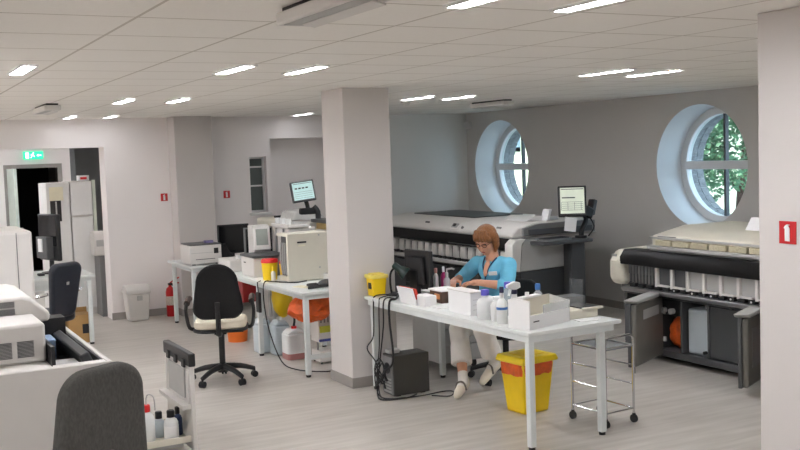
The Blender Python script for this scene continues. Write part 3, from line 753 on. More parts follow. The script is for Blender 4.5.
t = thing('cell_counter', 'tall white instrument with a seam standing behind the vented bench instrument', 'laboratory analyzer', (0, 7.55, .9))
MB().box(-1.2, 1.0, 7.2, 7.93, .902, 1.46).build('case', CASEW, t, bevel=.02, seg=3)
MB().box(.895, .9, 7.195, 7.2, .92, 1.45).build('seam', MGREY, t)
MB().box(-.6, .8, 7.25, 7.8, 1.46, 1.5).build('top_lid', CASEW, t, bevel=.012)
MB().box(-.6, .7, 7.28, 7.7, 1.5, 1.53).build('tray', CASEW, t, bevel=.012)

# side desk things
t = thing('monitor', 'black monitor seen at an angle on the desk near the doorway', 'monitor', (1.74, 11.25, .74), -72)
MB().box(-.21, .21, -.02, .03, .14, .64).build('casing', BLACK, t, world=False, bevel=.012)
MB().box(-.19, .19, -.023, -.019, .3, .62).build('screen', M('dark reflecting screen', (20, 22, 25), .1), t, world=False)
MB().box(-.12, .12, -.1, -.02, .17, .4).build('holder', DGREY, t, world=False, bevel=.01)
MB().cyl((0, .01, .0), (0, .01, .2), .025).cyl((0, .01, 0), (0, .01, .015), .11).build('stand', BLACK, t, world=False)
MB().box(-.05, .03, -.112, -.1, .24, .38).build('white_tag', PAPER, t, world=False)
single(MB().rbox(1.57, 1.64, 11.03, 11.13, .74, .765, .02), 'computer_mouse', BLACK, 'black computer mouse on the desk near the doorway', 'mouse', (1.6, 11.08, .74), bevel=.008)
single(MB().sph((1.95, 11.0, .755), (.03, .03, .015)), 'tape_roll', PAPER, 'small white roll at the corner of the desk near the doorway', 'roll', (1.95, 11.0, .74))
for (x0, x1, y0, y1, h, l) in ((1.83, 2.07, 10.92, 11.2, .3, 'tall brown cardboard box under the desk near the doorway'), (1.55, 1.8, 11.0, 11.25, .25, 'shorter brown cardboard box behind the navy chair')):
    t = thing('cardboard_box', l, 'box', ((x0+x1)/2, (y0+y1)/2, 0), 0, 'cardboard boxes under the side desk')
    MB().box(x0, x1, y0, y1, 0, h).build('carton', CARD, t, bevel=.004)
    MB().box(x0-.02, x1, y1-.02, y1, h, h+.05).build('flap', CARD, t)
    MB().box(x1-.1, x1-.02, y0-.002, y0, .1, .2).build('print', LABELK, t)
# fridges in the next room
t = thing('tall_fridge', 'white tall cabinet with a dark window and paper sheet in the doorway opening', 'fridge', (2.15, 13.3, 0))
MB().box(2.0, 2.28, 13.0, 13.6, .0, 1.68).build('case', WHITE, t, bevel=.01)
MB().box(2.04, 2.17, 12.985, 13.0, 1.2, 1.5).build('door_window', M('dark fridge glass', (50, 48, 48), .15), t)
MB().box(2.035, 2.2, 12.98, 12.995, 1.46, 1.63).build('paper_sheet', M('cream paper', (232, 226, 200), .8), t)
MB().box(2.1, 2.115, 12.96, 12.984, 1.22, 1.45).build('handle', LGREY, t)
t = thing('fridge_freezer', 'white fridge with two doors next to the tall cabinet', 'fridge', (2.45, 13.3, 0))
MB().box(2.29, 2.56, 13.02, 13.6, .0, 1.69).build('case', CASEW, t, bevel=.008)
MB().box(2.29, 2.55, 12.98, 13.018, 1.26, 1.68).build('door', WHITE, t, bevel=.01)
MB().box(2.29, 2.55, 12.98, 13.018, .08, 1.24).build('door', WHITE, t, bevel=.01)
MB().box(2.56, 2.6, 13.0, 13.05, 0, 1.7).build('side_trim', M('pale green trim', (206, 214, 200), .5), t)
t = thing('tissue_box', 'small white box with red print on top of the fridge', 'box', (2.5, 13.2, 1.69))
MB().box(2.42, 2.55, 13.1, 13.25, 1.692, 1.76).build('carton', PAPER, t, bevel=.004)
MB().box(2.44, 2.52, 13.098, 13.1, 1.71, 1.74).build('print', REDP, t)
t = thing('low_cabinet', 'grey low cabinet just past the opening edge', 'cabinet', (2.72, 12.85, 0))
MB().box(2.53, 2.95, 12.62, 12.95, .0, .76).build('case', MGREY, t, bevel=.006)
MB().box(2.6, 2.95, 12.612, 12.62, .06, .72).build('door', MGREY, t)
t = thing('towel_dispenser', 'white dispenser unit on the low grey cabinet by the opening', 'dispenser', (2.6, 12.75, .76))
MB().box(2.47, 2.66, 12.62, 12.85, .762, 1.06).build('case', CASEW, t, bevel=.02)
MB().box(2.5, 2.6, 12.612, 12.62, .88, .96).build('window', LGREY, t)

# bin and extinguisher by the back wall
t = thing('swing_bin', 'white swing-lid waste bin against the back wall', 'bin', (2.83, 12.08, 0))
m = MB()
a, b = [m.bm.verts.new(p) for p in ((2.715, 11.98, 0), (2.945, 11.98, 0), (2.945, 12.17, 0), (2.715, 12.17, 0))], [m.bm.verts.new(p) for p in ((2.69, 11.96, .33), (2.97, 11.96, .33), (2.97, 12.2, .33), (2.69, 12.2, .33))]
m.bm.faces.new(a); m.bm.faces.new(b)
for i in range(4): m.bm.faces.new((a[i], a[(i+1) % 4], b[(i+1) % 4], b[i]))
m.build('bucket', CASEW, t, bevel=.02, seg=3)
MB().prism([(11.95, .33), (12.21, .33), (12.2, .37), (12.12, .43), (12.04, .43), (11.96, .37)], 'x', 2.68, 2.98).build('lid', CASEW, t, bevel=.012)
MB().box(2.81, 2.87, 11.945, 11.965, .25, .31).build('sticker', LGREY, t)
t = thing('fire_extinguisher', 'red fire extinguisher standing by the back wall next to the white bin', 'fire extinguisher', (3.25, 12.1, 0))
MB().lathe([(.05, 0), (.056, .012), (.056, .3), (.045, .345), (.02, .365), (.02, .39)], (3.25, 12.1, 0), 20).build('cylinder', RED, t)
MB().box(3.23, 3.27, 12.075, 12.125, .385, .41).tube([(3.25, 12.1, .4), (3.3, 12.1, .45), (3.34, 12.1, .48)], .008, 6).build('valve', BLACK, t)
MB().tube([(3.25, 12.1, .41), (3.3, 12.08, .445), (3.36, 12.07, .475)], .009, 6).tube([(3.25, 12.1, .4), (3.36, 12.08, .405)], .008, 6).build('handle', RED, t)
MB().tube([(3.27, 12.07, .39), (3.31, 12.03, .34), (3.29, 12.035, .2), (3.28, 12.035, .1)], .011, 8, 4).build('hose', BLACK, t)
MB().lathe([(.0575, .14), (.0575, .25)], (3.25, 12.1, 0), 20).build('label_band', M('extinguisher label', (206, 196, 186), .6, noise=.2, scale=80), t)

# ------------------------------------------------------------------ printer table
t = thing('printer', 'white office printer with dark lid on the small table by the pillar', 'printer', (3.31, 10.95, .74))
MB().box(3.13, 3.5, 10.78, 11.15, .75, .955).build('case', CASEW, t, bevel=.012)
MB().box(3.14, 3.49, 10.79, 11.14, .956, .972).build('lid', DGREY, t, bevel=.006)
MB().box(3.2, 3.42, 10.774, 10.78, .8, .806).build('paper_slot', DGREY, t)
MB().box(3.41, 3.46, 10.774, 10.78, .86, .92).build('control_panel', BLACK, t)
MB().box(3.15, 3.48, 10.775, 10.78, .872, .876).build('seam', LGREY, t)
MB().cyl((3.18, 10.8, .74), (3.18, 10.8, .75), .02).cyl((3.45, 10.8, .74), (3.45, 10.8, .75), .02).build('feet', BLACK, t)
single(MB().rbox(3.34, 3.44, 10.86, 10.94, .972, 1.0, .02), 'stamp', M('violet plastic', (120, 112, 160), .5), 'small violet object on the printer lid', 'object', (3.39, 10.9, .972), bevel=.006)
t = thing('desk_phone', 'black telephone stand between the printer and the black monitor', 'telephone', (3.58, 10.9, .74))
MB().prism([(3.53, .74), (3.68, .74), (3.66, .76), (3.56, .95), (3.53, .96)], 'y', 10.86, 10.98).build('body', BLACK, t, bevel=.006)
MB().tube([(3.55, 10.85, .95), (3.58, 10.845, .88), (3.66, 10.845, .79)], .016, 8, 3).build('handset', BLACK, t)
t = thing('card_reader', 'flat black device in front of the black monitor', 'device', (3.75, 10.8, .74))
MB().box(3.62, 3.93, 10.74, 10.84, .74, .8).build('body', BLACK, t, bevel=.008)
MB().box(3.84, 3.87, 10.737, 10.74, .76, .775).build('port', LGREY, t)
def mon_off(x0, x1, y, z0, z1, label, edge=BLACK):
    t = thing('monitor', label, 'monitor', ((x0+x1)/2, y, .74))
    MB().box(x0, x1, y, y+.035, z0, z1).build('casing', edge, t, bevel=.006)
    MB().box(x0+.015, x1-.015, y-.003, y, z0+.02, z1-.015).build('screen', M('off screen', (18, 19, 21), .12), t)
    MB().cyl(((x0+x1)/2, y+.05, .74), ((x0+x1)/2, y+.05, z0+.1), .02).cyl(((x0+x1)/2, y+.05, .74), ((x0+x1)/2, y+.05, .755), .09).build('stand', BLACK, t)
mon_off(3.6, 3.98, 11.2, .8, 1.14, 'switched-off black monitor on the small printer table')
mon_off(3.62, 3.95, 10.34, .82, 1.15, 'grey-edged switched-off monitor behind the small screen instrument', MGREY)

# ------------------------------------------------------------------ lab table things
t = thing('centrifuge', 'low white box instrument on the lab table behind the black task chair', 'instrument', (3.43, 10.05, .74))
MB().box(3.28, 3.6, 9.86, 10.25, .74, .86).build('case', CASEW, t, bevel=.01)
MB().box(3.4, 3.46, 9.95, 10.02, .86, .9).build('knob', HDPE, t, bevel=.004)
t = thing('label_printer', 'white and dark grey cube instrument beside the red-lidded yellow container', 'instrument', (3.45, 9.38, .74))
MB().box(3.3, 3.5, 9.2, 9.56, .74, .93).build('case', CASEW, t, bevel=.01)
MB().box(3.5, 3.64, 9.2, 9.56, .74, .93).build('side', MGREY, t, bevel=.006)
MB().box(3.29, 3.65, 9.19, 9.57, .93, .955).build('top', DGREY, t, bevel=.008)
MB().box(3.295, 3.3, 9.42, 9.47, .87, .88).build('mark', BLACK, t)
t = thing('touchscreen_instrument', 'white instrument with a tilted grey display above the cube instrument', 'instrument', (3.6, 9.65, .94))
mm = Matrix.Translation((3.52, 9.52, .972)) @ Euler((R(-14), 0, R(-12))).to_matrix().to_4x4()
MB().box(-.085, .085, -.02, .04, 0, .24, mm).build('display_housing', CASEW, t, bevel=.01)
MB().box(-.06, .06, -.024, -.02, .05, .215, mm).build('display', M('grey liquid crystal', (150, 156, 150), .2), t)
MB().prism([(9.58, .741), (9.78, .741), (9.78, 1.22), (9.64, 1.22)], 'x', 3.46, 3.64).build('body', CASEW, t, bevel=.01)
t = thing('sample_dispenser', 'white column instrument between the display instrument and the cream cube', 'instrument', (3.75, 9.35, .74))
MB().box(3.68, 3.97, 9.2, 9.6, .741, 1.2).build('case', CASEW, t, bevel=.01)
MB().box(3.66, 3.9, 9.18, 9.62, 1.2, 1.235).build('top_tray', CASEW, t, bevel=.006)
for i in range(3): MB().cyl((3.7, 9.25+i*.14, 1.235), (3.7, 9.25+i*.14, 1.29), .03).build('vial_cup', HDPE, t)
for i in range(2): MB().cyl((3.665, 9.3+i*.2, .95), (3.665, 9.3+i*.2, 1.19), .01).build('guide_rod', STEEL, t)
MB().box(3.67, 3.7, 9.1, 9.2, .95, 1.15).build('arm', CASEW, t, bevel=.006)
MB().box(3.675, 3.68, 9.24, 9.4, .85, 1.1).build('side_panel', LGREY, t)
t = thing('cream_analyzer', 'cream cube instrument with open side at the near end of the lab table', 'instrument', (3.62, 8.85, .74))
MB().box(3.42, 3.83, 8.6, 8.63, .745, 1.19).build('front_panel', CREAM, t, bevel=.006)
MB().box(3.42, 3.83, 8.63, 8.86, 1.165, 1.19).build('top_panel', CREAM, t)
MB().box(3.8, 3.83, 8.63, 8.86, .745, 1.165).build('side_panel', CREAM, t)
MB().box(3.46, 3.8, 8.64, 8.85, .745, 1.16).build('inner_chassis', DGREY, t)
c = MB()
for i in range(4): c.tube([(3.45, 8.67+i*.05, 1.1), (3.44, 8.68+i*.05, .95), (3.45, 8.66+i*.05, .8)], .008, 6, 4)
c.build('wiring', LGREY, t)
MB().box(3.43, 3.46, 8.64, 8.85, .745, .79).build('sill', CREAM, t)
MB().box(3.52, 3.61, 8.594, 8.6, 1.1, 1.115).build('nameplate', LABELK, t)
MB().box(3.53, 3.6, 8.596, 8.6, 1.07, 1.085).build('nameplate', M('pale nameplate', (236, 230, 206), .5), t)
for z in (1.165, .86): MB().cyl((3.74, 8.596, z), (3.74, 8.6, z), .008).build('screw', LGREY, t)
def sharps_round(x, y, r, h, label, cover=REDP):
    t = thing('sharps_container', label, 'container', (x, y, .74))
    MB().lathe([(r*.86, 0), (r, h*.8), (r*1.04, h*.81), (r*1.04, h*.84)], n=22).build('tub', YEL, t, world=False)
    MB().lathe([(r*1.06, h*.82), (r*1.06, h*.9), (r*.95, h), (r*.5, h)], n=22).build('lid', cover, t, world=False)
    return t
sharps_round(3.38, 8.97, .078, .2, 'yellow container with red lid beside the cream cube instrument')
sharps_round(3.57, 9.07, .05, .16, 'second red-lidded yellow container half hidden by the first')
bottle('reagent_bottle', 'small pale bottle between the yellow container and cream cube', 3.34, 8.78, .74, .022, .11, CREAM, YEL)
t = thing('headset', 'black cable bundle and grey gloves at the near end of the lab table', 'cable bundle', (3.5, 8.1, .74))
MB().tube([(3.38, 8.05, .752), (3.5, 8.0, .765), (3.62, 8.06, .76), (3.55, 8.18, .755), (3.42, 8.15, .765), (3.46, 8.05, .78)], .013, 8, 6).build('loop', BLACK, t)
MB().sph((3.6, 8.1, .775), (.1, .06, .035)).build('glove', DGREY, t)
MB().sph((3.74, 8.12, .8), (.06, .06, .06)).build('cup', LGREY, t)
single(MB().cbox((3.4, 8.22, .744), (.1, .16, .006), (0, 0, R(20))), 'paper_slip', M('cream paper', (232, 226, 200), .8), 'cream paper slip on the near end of the lab table', 'paper', (3.4, 8.22, .74))
t = thing('microscope_stand', 'small black and white device next to the pillar edge on the lab table', 'device', (3.76, 8.38, .74))
MB().box(3.7, 3.84, 8.3, 8.44, .74, .82).build('base', CASEW, t, bevel=.01)
MB().tube([(3.77, 8.4, .82), (3.78, 8.42, .9), (3.8, 8.36, .95)], .02, 8, 3).build('arm', BLACK, t)
single(MB().tube([(3.58, 8.55, .75), (3.45, 8.5, .75), (3.36, 8.62, .75), (3.3, 8.72, .752), (3.23, 8.74, .74), (3.215, 8.72, .55), (3.22, 8.62, .3), (3.24, 8.4, .06), (3.3, 8.2, .012), (3.45, 7.98, .012), (3.55, 7.95, .012)], .006, 7, 6), 'power_cable', BLACK, 'black power cord running off the lab table down to the floor', 'cable', (3.3, 8.4, 0))
t = thing('power_adapter', 'black power adapter hanging under the edge of the lab table', 'adapter', (3.22, 8.88, .42))
MB().box(3.205, 3.235, 8.84, 8.92, .45, .64).build('brick', BLACK, t, bevel=.006)
MB().tube([(3.22, 8.88, .64), (3.215, 8.88, .735), (3.25, 8.88, .748)], .005, 6).build('cord', BLACK, t)
# bench analyzer behind the lab table with screen on arm
t = thing('immunoassay_analyzer', 'white floor instrument behind the lab table, topped by a lit screen on a black arm', 'laboratory analyzer', (4.6, 10.0, 0))
MB().box(4.1, 4.8, 9.3, 10.7, 0, 1.13).build('case', CASEW, t, bevel=.015)
MB().box(4.12, 4.6, 9.86, 10.65, 1.13, 1.2).build('deck', CASEW, t, bevel=.02)
MB().prism([(4.13, 1.2), (4.17, 1.3), (4.4, 1.32), (4.55, 1.2)], 'y', 10.2, 10.6).build('hood', FROST, t, bevel=.02)
MB().box(4.2, 4.75, 9.3, 9.85, 1.2, 1.235).build('shelf', DGREY, t, bevel=.006)
MB().box(4.25, 4.75, 9.33, 9.82, 1.13, 1.2).build('shelf_block', M('tan storage block', (190, 164, 110), .7, noise=.15, scale=30), t)
for i in range(5): MB().cyl((4.095, 9.5+i*.22, 1.08), (4.105, 9.5+i*.22, 1.08), .014).build('button', MGREY, t)
MB().tube([(4.34, 9.97, 1.2), (4.34, 9.98, 1.3), (4.3, 10.0, 1.36)], .03, 10, 3).build('arm', BLACK, t)
MB().tube([(4.25, 10.03, 1.32), (4.24, 10.04, 1.4), (4.19, 10.05, 1.52)], .024, 8, 3).build('screen_neck', BLACK, t)
MB().cbox((4.24, 10.02, 1.31), (.18, .08, .07)).build('arm_joint', BLACK, t, bevel=.015)
mm = Matrix.Translation((4.185, 10.0, 1.525)) @ Euler((R(-10), R(-6), R(-8))).to_matrix().to_4x4()
mon = MB().box(-.13, .13, -.018, .025, -.11, .115, mm).build('monitor', DGREY, t, bevel=.006)
MB().box(-.113, .113, -.0215, -.0175, -.088, .1, mm).build('screen', SCREENB, mon)
q = MB()
for i in range(4): q.box(-.09+i*.04, -.062+i*.04, -.0235, -.0216, .03, .045, mm)
for i in range(4): q.box(-.1, .1, -.0235, -.0216, -.07+i*.022, -.068+i*.022, mm)
q.box(-.1, .1, -.0235, -.0216, .085, .09, mm)
q.build('screen_text', SCRTXT, mon)
t = thing('white_hood', 'white rounded cover piece on the floor instrument near the small glazed window', 'cover', (4.2, 10.95, 0))
MB().box(4.05, 4.6, 10.75, 11.4, 0, 1.1).build('case', CASEW, t, bevel=.02)
MB().rbox(4.1, 4.5, 10.8, 11.3, 1.1, 1.2, .08).build('cover', CREAM, t, bevel=.03, seg=3)
MB().box(4.22, 4.32, 10.9, 11.0, 1.2, 1.225).build('knob', BLACK, t, bevel=.008)

# under the lab table
def canister(x, y, w, d, h, label, body, capm, group=None, liquid=None):
    t = thing('canister', label, 'canister', (x, y, 0), 0, group)
    MB().rbox(-w/2, w/2, -d/2, d/2, 0, h*.8, .03).build('body', body, t, world=False, bevel=.015)
    MB().prism([(-w*.48, h*.8), (w*.48, h*.8), (w*.2, h*.93), (-w*.2, h*.93)], 'y', -d*.48, d*.48).build('shoulder', body, t, world=False, bevel=.012)
    MB().cyl((0, 0, h*.9), (0, 0, h), .026).build('cap', capm, t, world=False)
    if liquid: MB().rbox(-w/2-.001, w/2+.001, -d/2-.001, d/2+.001, .006, h*liquid, .03).build('liquid', PINKL, t, world=False)
    return t
canister(3.37, 9.22, .15, .17, .36, 'bluish milky canister under the lab table, closest to the orange tub', HDPEB, HDPE)
canister(3.47, 9.02, .16, .17, .36, 'bluish milky canister under the lab table, second from the orange tub', HDPEB, HDPE)
t = canister(3.5, 8.72, .2, .18, .31, 'milky canister with red cap and pink liquid on the floor under the lab table', HDPE, REDP, liquid=.2)
MB().tube([(0, 0, .31), (.01, 0, .38), (0, .02, .46)], .012, 8, 3).build('hose', BLACK, t, world=False)
single(MB().cyl((3.36, 9.95, 0), (3.36, 9.95, .19), .1, .115, 20), 'tub', M('orange plastic', (226, 112, 36), .5), 'orange tub on the floor behind the black task chair', 'tub', (3.36, 9.95, 0))
single(MB().box(3.42, 3.58, 9.9, 10.08, .4, .62), 'red_tray', M('dark red plastic', (150, 30, 36), .5), 'dark red crate under the lab table behind the black task chair', 'crate', (3.49, 10, .3), bevel=.01)
g = MB().sph((3.62, 9.3, .5), (.1, .12, .19), n=20, m=14)
for v in g.bm.verts: v.co += Vector((random.uniform(-1, 1), random.uniform(-1, 1), random.uniform(-1, 1)))*.008
t = thing('waste_sack', 'yellow sack with a grey strap hanging under the lab table', 'bag', (3.62, 9.3, .3))
g.build('sack', YELD, t)
MB().tube([(3.49, 9.28, .33), (3.48, 9.28, .5), (3.5, 9.28, .68)], .018, 8, 3).build('strap', LGREY, t)
g = MB().sph((0, 0, 0), (.22, .13, .12), n=24, m=16)
for v in g.bm.verts: v.co += Vector((random.uniform(-1, 1), random.uniform(-1, 1), random.uniform(-1, 1)))*.014
g.bm.transform(Matrix.Translation((3.46, 8.2, .55)))
single(g, 'waste_bag', ORBAG, 'crumpled orange bag hanging under the near end of the lab table', 'bag', (3.46, 8.2, .43))
t = thing('sample_rack', 'white rack with yellow label standing under the lab table by the pillar', 'rack', (3.72, 8.4, 0))
MB().box(3.58, 3.92, 8.3, 8.5, .02, .12).box(3.58, 3.92, 8.32, 8.5, .2, .5).build('frame', CASEW, t, bevel=.005)
for i in range(9): MB().box(3.6+i*.035, 3.612+i*.035, 8.314, 8.32, .38, .48).build('slot', MGREY, t)
MB().box(3.59, 3.9, 8.312, 8.319, .29, .35).build('label_strip', M('lime label', (206, 206, 70), .6), t)
MB().box(3.58, 3.92, 8.3, 8.32, .21, .23).build('shelf_edge', M('blue edge', (60, 70, 140), .5), t)
MB().cyl((3.6, 8.4, .12), (3.6, 8.4, .2), .01).cyl((3.9, 8.4, .12), (3.9, 8.4, .2), .01).build('post', STEEL, t)
for x, y in ((3.6, 8.32), (3.9, 8.32), (3.6, 8.48), (3.9, 8.48)): MB().cyl((x, y, 0), (x, y, .02), .01).build('foot', BLACK, t)

# ------------------------------------------------------------------ the desk
t = thing('sharps_container', 'square yellow container with pale lid at the pillar end of the desk', 'container', (3.625, 7.2, .74))
m = MB(); a = [m.bm.verts.new((x, y, 0)) for x, y in ((-.055, -.05), (.055, -.05), (.055, .05), (-.055, .05))]; b = [m.bm.verts.new((x*1.2, y*1.2, .15)) for x, y in ((-.055, -.05), (.055, -.05), (.055, .05), (-.055, .05))]
m.bm.faces.new(a); m.bm.faces.new(b)
for i in range(4): m.bm.faces.new((a[i], a[(i+1) % 4], b[(i+1) % 4], b[i]))
m.build('tub', YEL, t, world=False, bevel=.008)
MB().box(-.075, .075, -.07, .07, .145, .175).box(-.05, .05, -.05, .05, .175, .185).build('lid', M('pale yellow lid', (244, 224, 110), .45), t, world=False, bevel=.008)
MB().box(-.066, -.0605, -.03, .02, .06, .11).build('sticker', LABELK, t, world=False)
t = thing('desk_lamp', 'small dark desk lamp with gooseneck at the pillar end of the desk', 'lamp', (3.73, 7.1, .74))
MB().lathe([(.062, 0), (.062, .012), (.03, .02), (.02, .03)], n=22).build('base', BLACK, t, world=False)
MB().tube([(-.02, .0, .02), (-.03, .0, .1), (-.025, 0, .18), (.0, -.01, .22), (.03, -.02, .225)], .009, 8, 5).build('gooseneck', BLACK, t, world=False)
mm = Matrix.Translation((.02, -.015, .235)) @ Euler((0, R(-52), R(-35))).to_matrix().to_4x4()
MB().lathe([(.018, .03), (.028, .02), (.03, -.03), (.045, -.06), (.058, -.1), (.056, -.1), (.04, -.06), (.02, -.03)], n=20, mtx=mm).build('lamp_shade', GRNLAMP, t, world=False)
mm = Matrix.Translation((3.93, 7.03, .741)) @ Matrix.Rotation(R(-84), 4, 'Z')
t = thing('monitor', 'black computer monitor seen from behind on the desk beside the lamp', 'monitor', (3.93, 7.03, .741))
MB().box(-.18, .18, -.02, .015, .05, .36, mm).build('casing', BLACK, t, bevel=.01)
MB().prism([(-.13, .09), (.13, .09), (.1, .31), (-.1, .31)], 'y', -.05, -.02, mm).build('rear_cover', M('matt black plastic', (34, 34, 36), .6), t, bevel=.012)
MB().box(-.165, .165, .015, .018, .07, .345, mm).build('screen', M('off screen', (18, 19, 21), .12), t)
MB().box(-.05, .05, -.06, -.02, .01, .2, mm).box(-.11, .11, -.1, .08, 0, .012, mm).build('stand', BLACK, t, bevel=.004)
t = thing('leaflet_holder', 'white tilted leaflet holder with red edge on the desk', 'holder', (3.66, 6.62, .74))
MB().prism([(3.6, .74), (3.612, .74), (3.575, .87), (3.563, .87)], 'y', 6.5, 6.74).build('front_sheet', PAPER, t)
MB().prism([(3.63, .74), (3.66, .74), (3.615, .865), (3.6, .865)], 'y', 6.52, 6.77).build('red_sheet', M('red card', (214, 70, 50), .7), t)
MB().box(3.62, 3.72, 6.4, 6.55, .74, .82).build('small_carton', PAPER, t, bevel=.003)
single(MB().cbox((3.74, 6.33, .743), (.17, .2, .006), (0, 0, R(4))), 'paper_sheet', PAPER, 'white sheet lying flat on the desk edge between holder and white box', 'paper', (3.74, 6.33, .74))
t = thing('tissue_pack', 'brown and black printed pack on the desk behind the white sheet', 'box', (3.88, 6.55, .74))
MB().box(3.8, 3.95, 6.46, 6.64, .74, .83).build('pack', M('brown printed carton', (74, 54, 44), .5, noise=.5, scale=18), t, bevel=.004)
MB().box(3.795, 3.8, 6.49, 6.56, .77, .81).build('picture', M('orange print', (216, 150, 96), .5, noise=.2, scale=30), t)
MB().box(3.79, 3.97, 6.45, 6.65, .83, .842).build('top_tray', PAPER, t, bevel=.002)
t = thing('glove_box', 'large plain white box on the desk in front of the woman', 'box', (3.77, 5.98, .74))
MB().box(3.66, 3.77, 5.83, 6.13, .74, .9).build('carton', PAPER, t, bevel=.003)
MB().box(3.655, 3.775, 5.825, 6.135, .9, .906).build('lid_edge', CASEW, t)
for i in range(3): MB().box(3.68, 3.75, 5.8285, 5.83, .78+i*.035, .782+i*.035).build('fold_line', LGREY, t)
t = bottle('white_jerrycan', 'white canister with violet cap beside the plain white box', 3.69, 5.69, .74, .058, .17, HDPE, PURP, .03, .5, sh=.66)
t = bottle('clear_bottle', 'clear plastic bottle with violet cap behind the white canister', 3.9, 5.72, .74, .05, .2, CLEAR, PURP, .03, .55)
t = bottle('clear_jar', 'frosted plastic jug between white canister and blue-labelled bottle', 3.71, 5.56, .74, .055, .15, FROST, HDPE, .015, .7)
t = bottle('disinfectant_bottle', 'white bottle with blue label band and dark cap on the desk edge', 3.665, 5.45, .74, .036, .215, HDPE, M('dark navy cap', (34, 34, 70), .4), .03, .42, lab=(BLUEL, .44, .52), sh=.58)
t = thing('spray_bottle', 'white spray bottle with trigger behind the blue-labelled bottle', 'bottle', (3.8, 5.5, .74))
MB().lathe([(.04, 0), (.042, .01), (.042, .11), (.02, .16), (.016, .19)], n=18).build('body', HDPE, t, world=False)
MB().cyl((0, 0, .18), (0, 0, .21), .02).build('collar', M('dark navy cap', (34, 34, 70), .4), t, world=False)
MB().prism([(-.06, .225), (-.06, .245), (.0, .265), (.04, .255), (.045, .22), (.0, .205)], 'y', -.016, .016).build('head', HDPE, t, world=False, bevel=.006)
MB().prism([(-.035, .225), (-.02, .225), (-.04, .17), (-.05, .172)], 'y', -.008, .008).build('trigger', HDPE, t, world=False)
t = bottle('water_bottle', 'clear bottle with pale blue cap near the open storage bin', 3.95, 5.44, .74, .036, .21, CLEAR, BLUEL, .03, .5)
t = thing('storage_bin', 'open-fronted white storage bin at the near corner of the desk', 'bin', (3.66, 5.125, .741), 17)
MB().box(0, .42, 0, .17, 0, .008).build('bottom', PAPER, t, world=False)
MB().box(0, .42, 0, .008, .008, .09).build('front_lip', PAPER, t, world=False)
MB().box(0, .42, .162, .17, .008, .17).build('back_panel', CREAM, t, world=False)
MB().prism([(0, 0), (.17, 0), (.17, .185), (.13, .195), (0, .185)], 'x', -.01, 0).build('side_panel', PAPER, t, world=False)
MB().prism([(0, 0), (.17, 0), (.17, .17), (0, .14)], 'x', .42, .427).build('side_panel', FROST, t, world=False)
MB().box(.05, .4, .03, .14, .008, .06).build('folders', CREAM, t, world=False)
MB().box(.03, .09, -.0015, 0, .045, .052).build('print', LABELK, t, world=False)
MB().box(.14, .42, .001, .006, .09, .145).build('clear_front', CLEAR, t, world=False)
single(MB().cbox((3.81, 5.345, .918), (.2, .05, .012), (0, 0, R(17))).cyl((3.79, 5.34, .92), (3.79, 5.34, .95), .014), 'bin_lid', PAPER, 'small white lid with a knob lying on the storage bin edge', 'lid', (3.81, 5.345, .912))
single(MB().cbox((4.16, 5.2, .743), (.14, .1, .005), (0, 0, R(-8))), 'index_card', PAPER, 'white card lying by the near corner of the desk', 'card', (4.16, 5.2, .74))
t = thing('slide_tray', 'cream slide tray with black top at the desk corner by the chrome cart', 'tray', (4.25, 5.38, .74))
MB().box(4.08, 4.33, 5.28, 5.5, .74, .8).build('base', CREAM, t, bevel=.006)
MB().box(4.2, 4.34, 5.27, 5.5, .8, .808).build('black_insert', BLACK, t)
MB().box(4.19, 4.36, 5.262, 5.28, .795, .81).build('edge_strip', CREAM, t)
MB().box(4.2, 4.204, 5.28, 5.42, .81, 1.0).build('clear_shield', ACRYL, t)
# bottles by the woman's hands
bottle('lotion_bottle', 'slim white bottle, first of three bottles by the woman\'s hands', 4.08, 7.02, .74, .022, .17, HDPE, PINKL, .03, .6)
bottle('lotion_bottle', 'magenta bottle with white tip by the woman\'s hands', 4.12, 6.965, .74, .024, .18, MAGE, HDPE, .035, .45)
t = bottle('pump_bottle', 'clear pump bottle next to the magenta bottle', 4.1, 6.88, .74, .028, .15, CLEAR, LGREY, .025, .5)
MB().cyl((0, 0, .17), (0, 0, .205), .006).tube([(0, 0, .2), (.03, -.03, .207), (.045, -.045, .2)], .008, 6).build('pump', LGREY, t, world=False)
t = thing('sample_tray', 'white tray with yellow and white tube caps under the woman\'s hands', 'tray', (4.13, 6.72, .74))
MB().box(4.02, 4.24, 6.55, 6.84, .74, .77).build('tray', PAPER, t, bevel=.004)
for i in range(5):
    for j in range(2): MB().cyl((4.07+j*.1, 6.58+i*.05, .77), (4.07+j*.1, 6.58+i*.05, .778), .013, n=10).build('tube_cap', YEL if (i+j) % 3 == 0 else (HDPE if j else LGREY), t)
t = thing('computer_tower', 'dark computer tower on the floor under the desk', 'computer', (3.75, 6.9, 0))
MB().box(3.55, 3.87, 6.81, 6.99, .008, .325).build('case', M('charcoal metal', (62, 61, 58), .5, noise=.04), t, bevel=.005)
MB().box(3.543, 3.55, 6.82, 6.98, .02, .31).build('rear_plate', MGREY, t)
for i in range(5): MB().box(3.538, 3.543, 6.84, 6.96, .03+i*.025, .043+i*.025).build('slot_cover', LGREY, t)
MB().cyl((3.538, 6.9, .22), (3.543, 6.9, .22), .045).build('fan_grille', BLACK, t)
for x in (3.6, 3.82): MB().box(x-.02, x+.02, 6.83, 6.97, 0, .008).build('foot', BLACK, t)
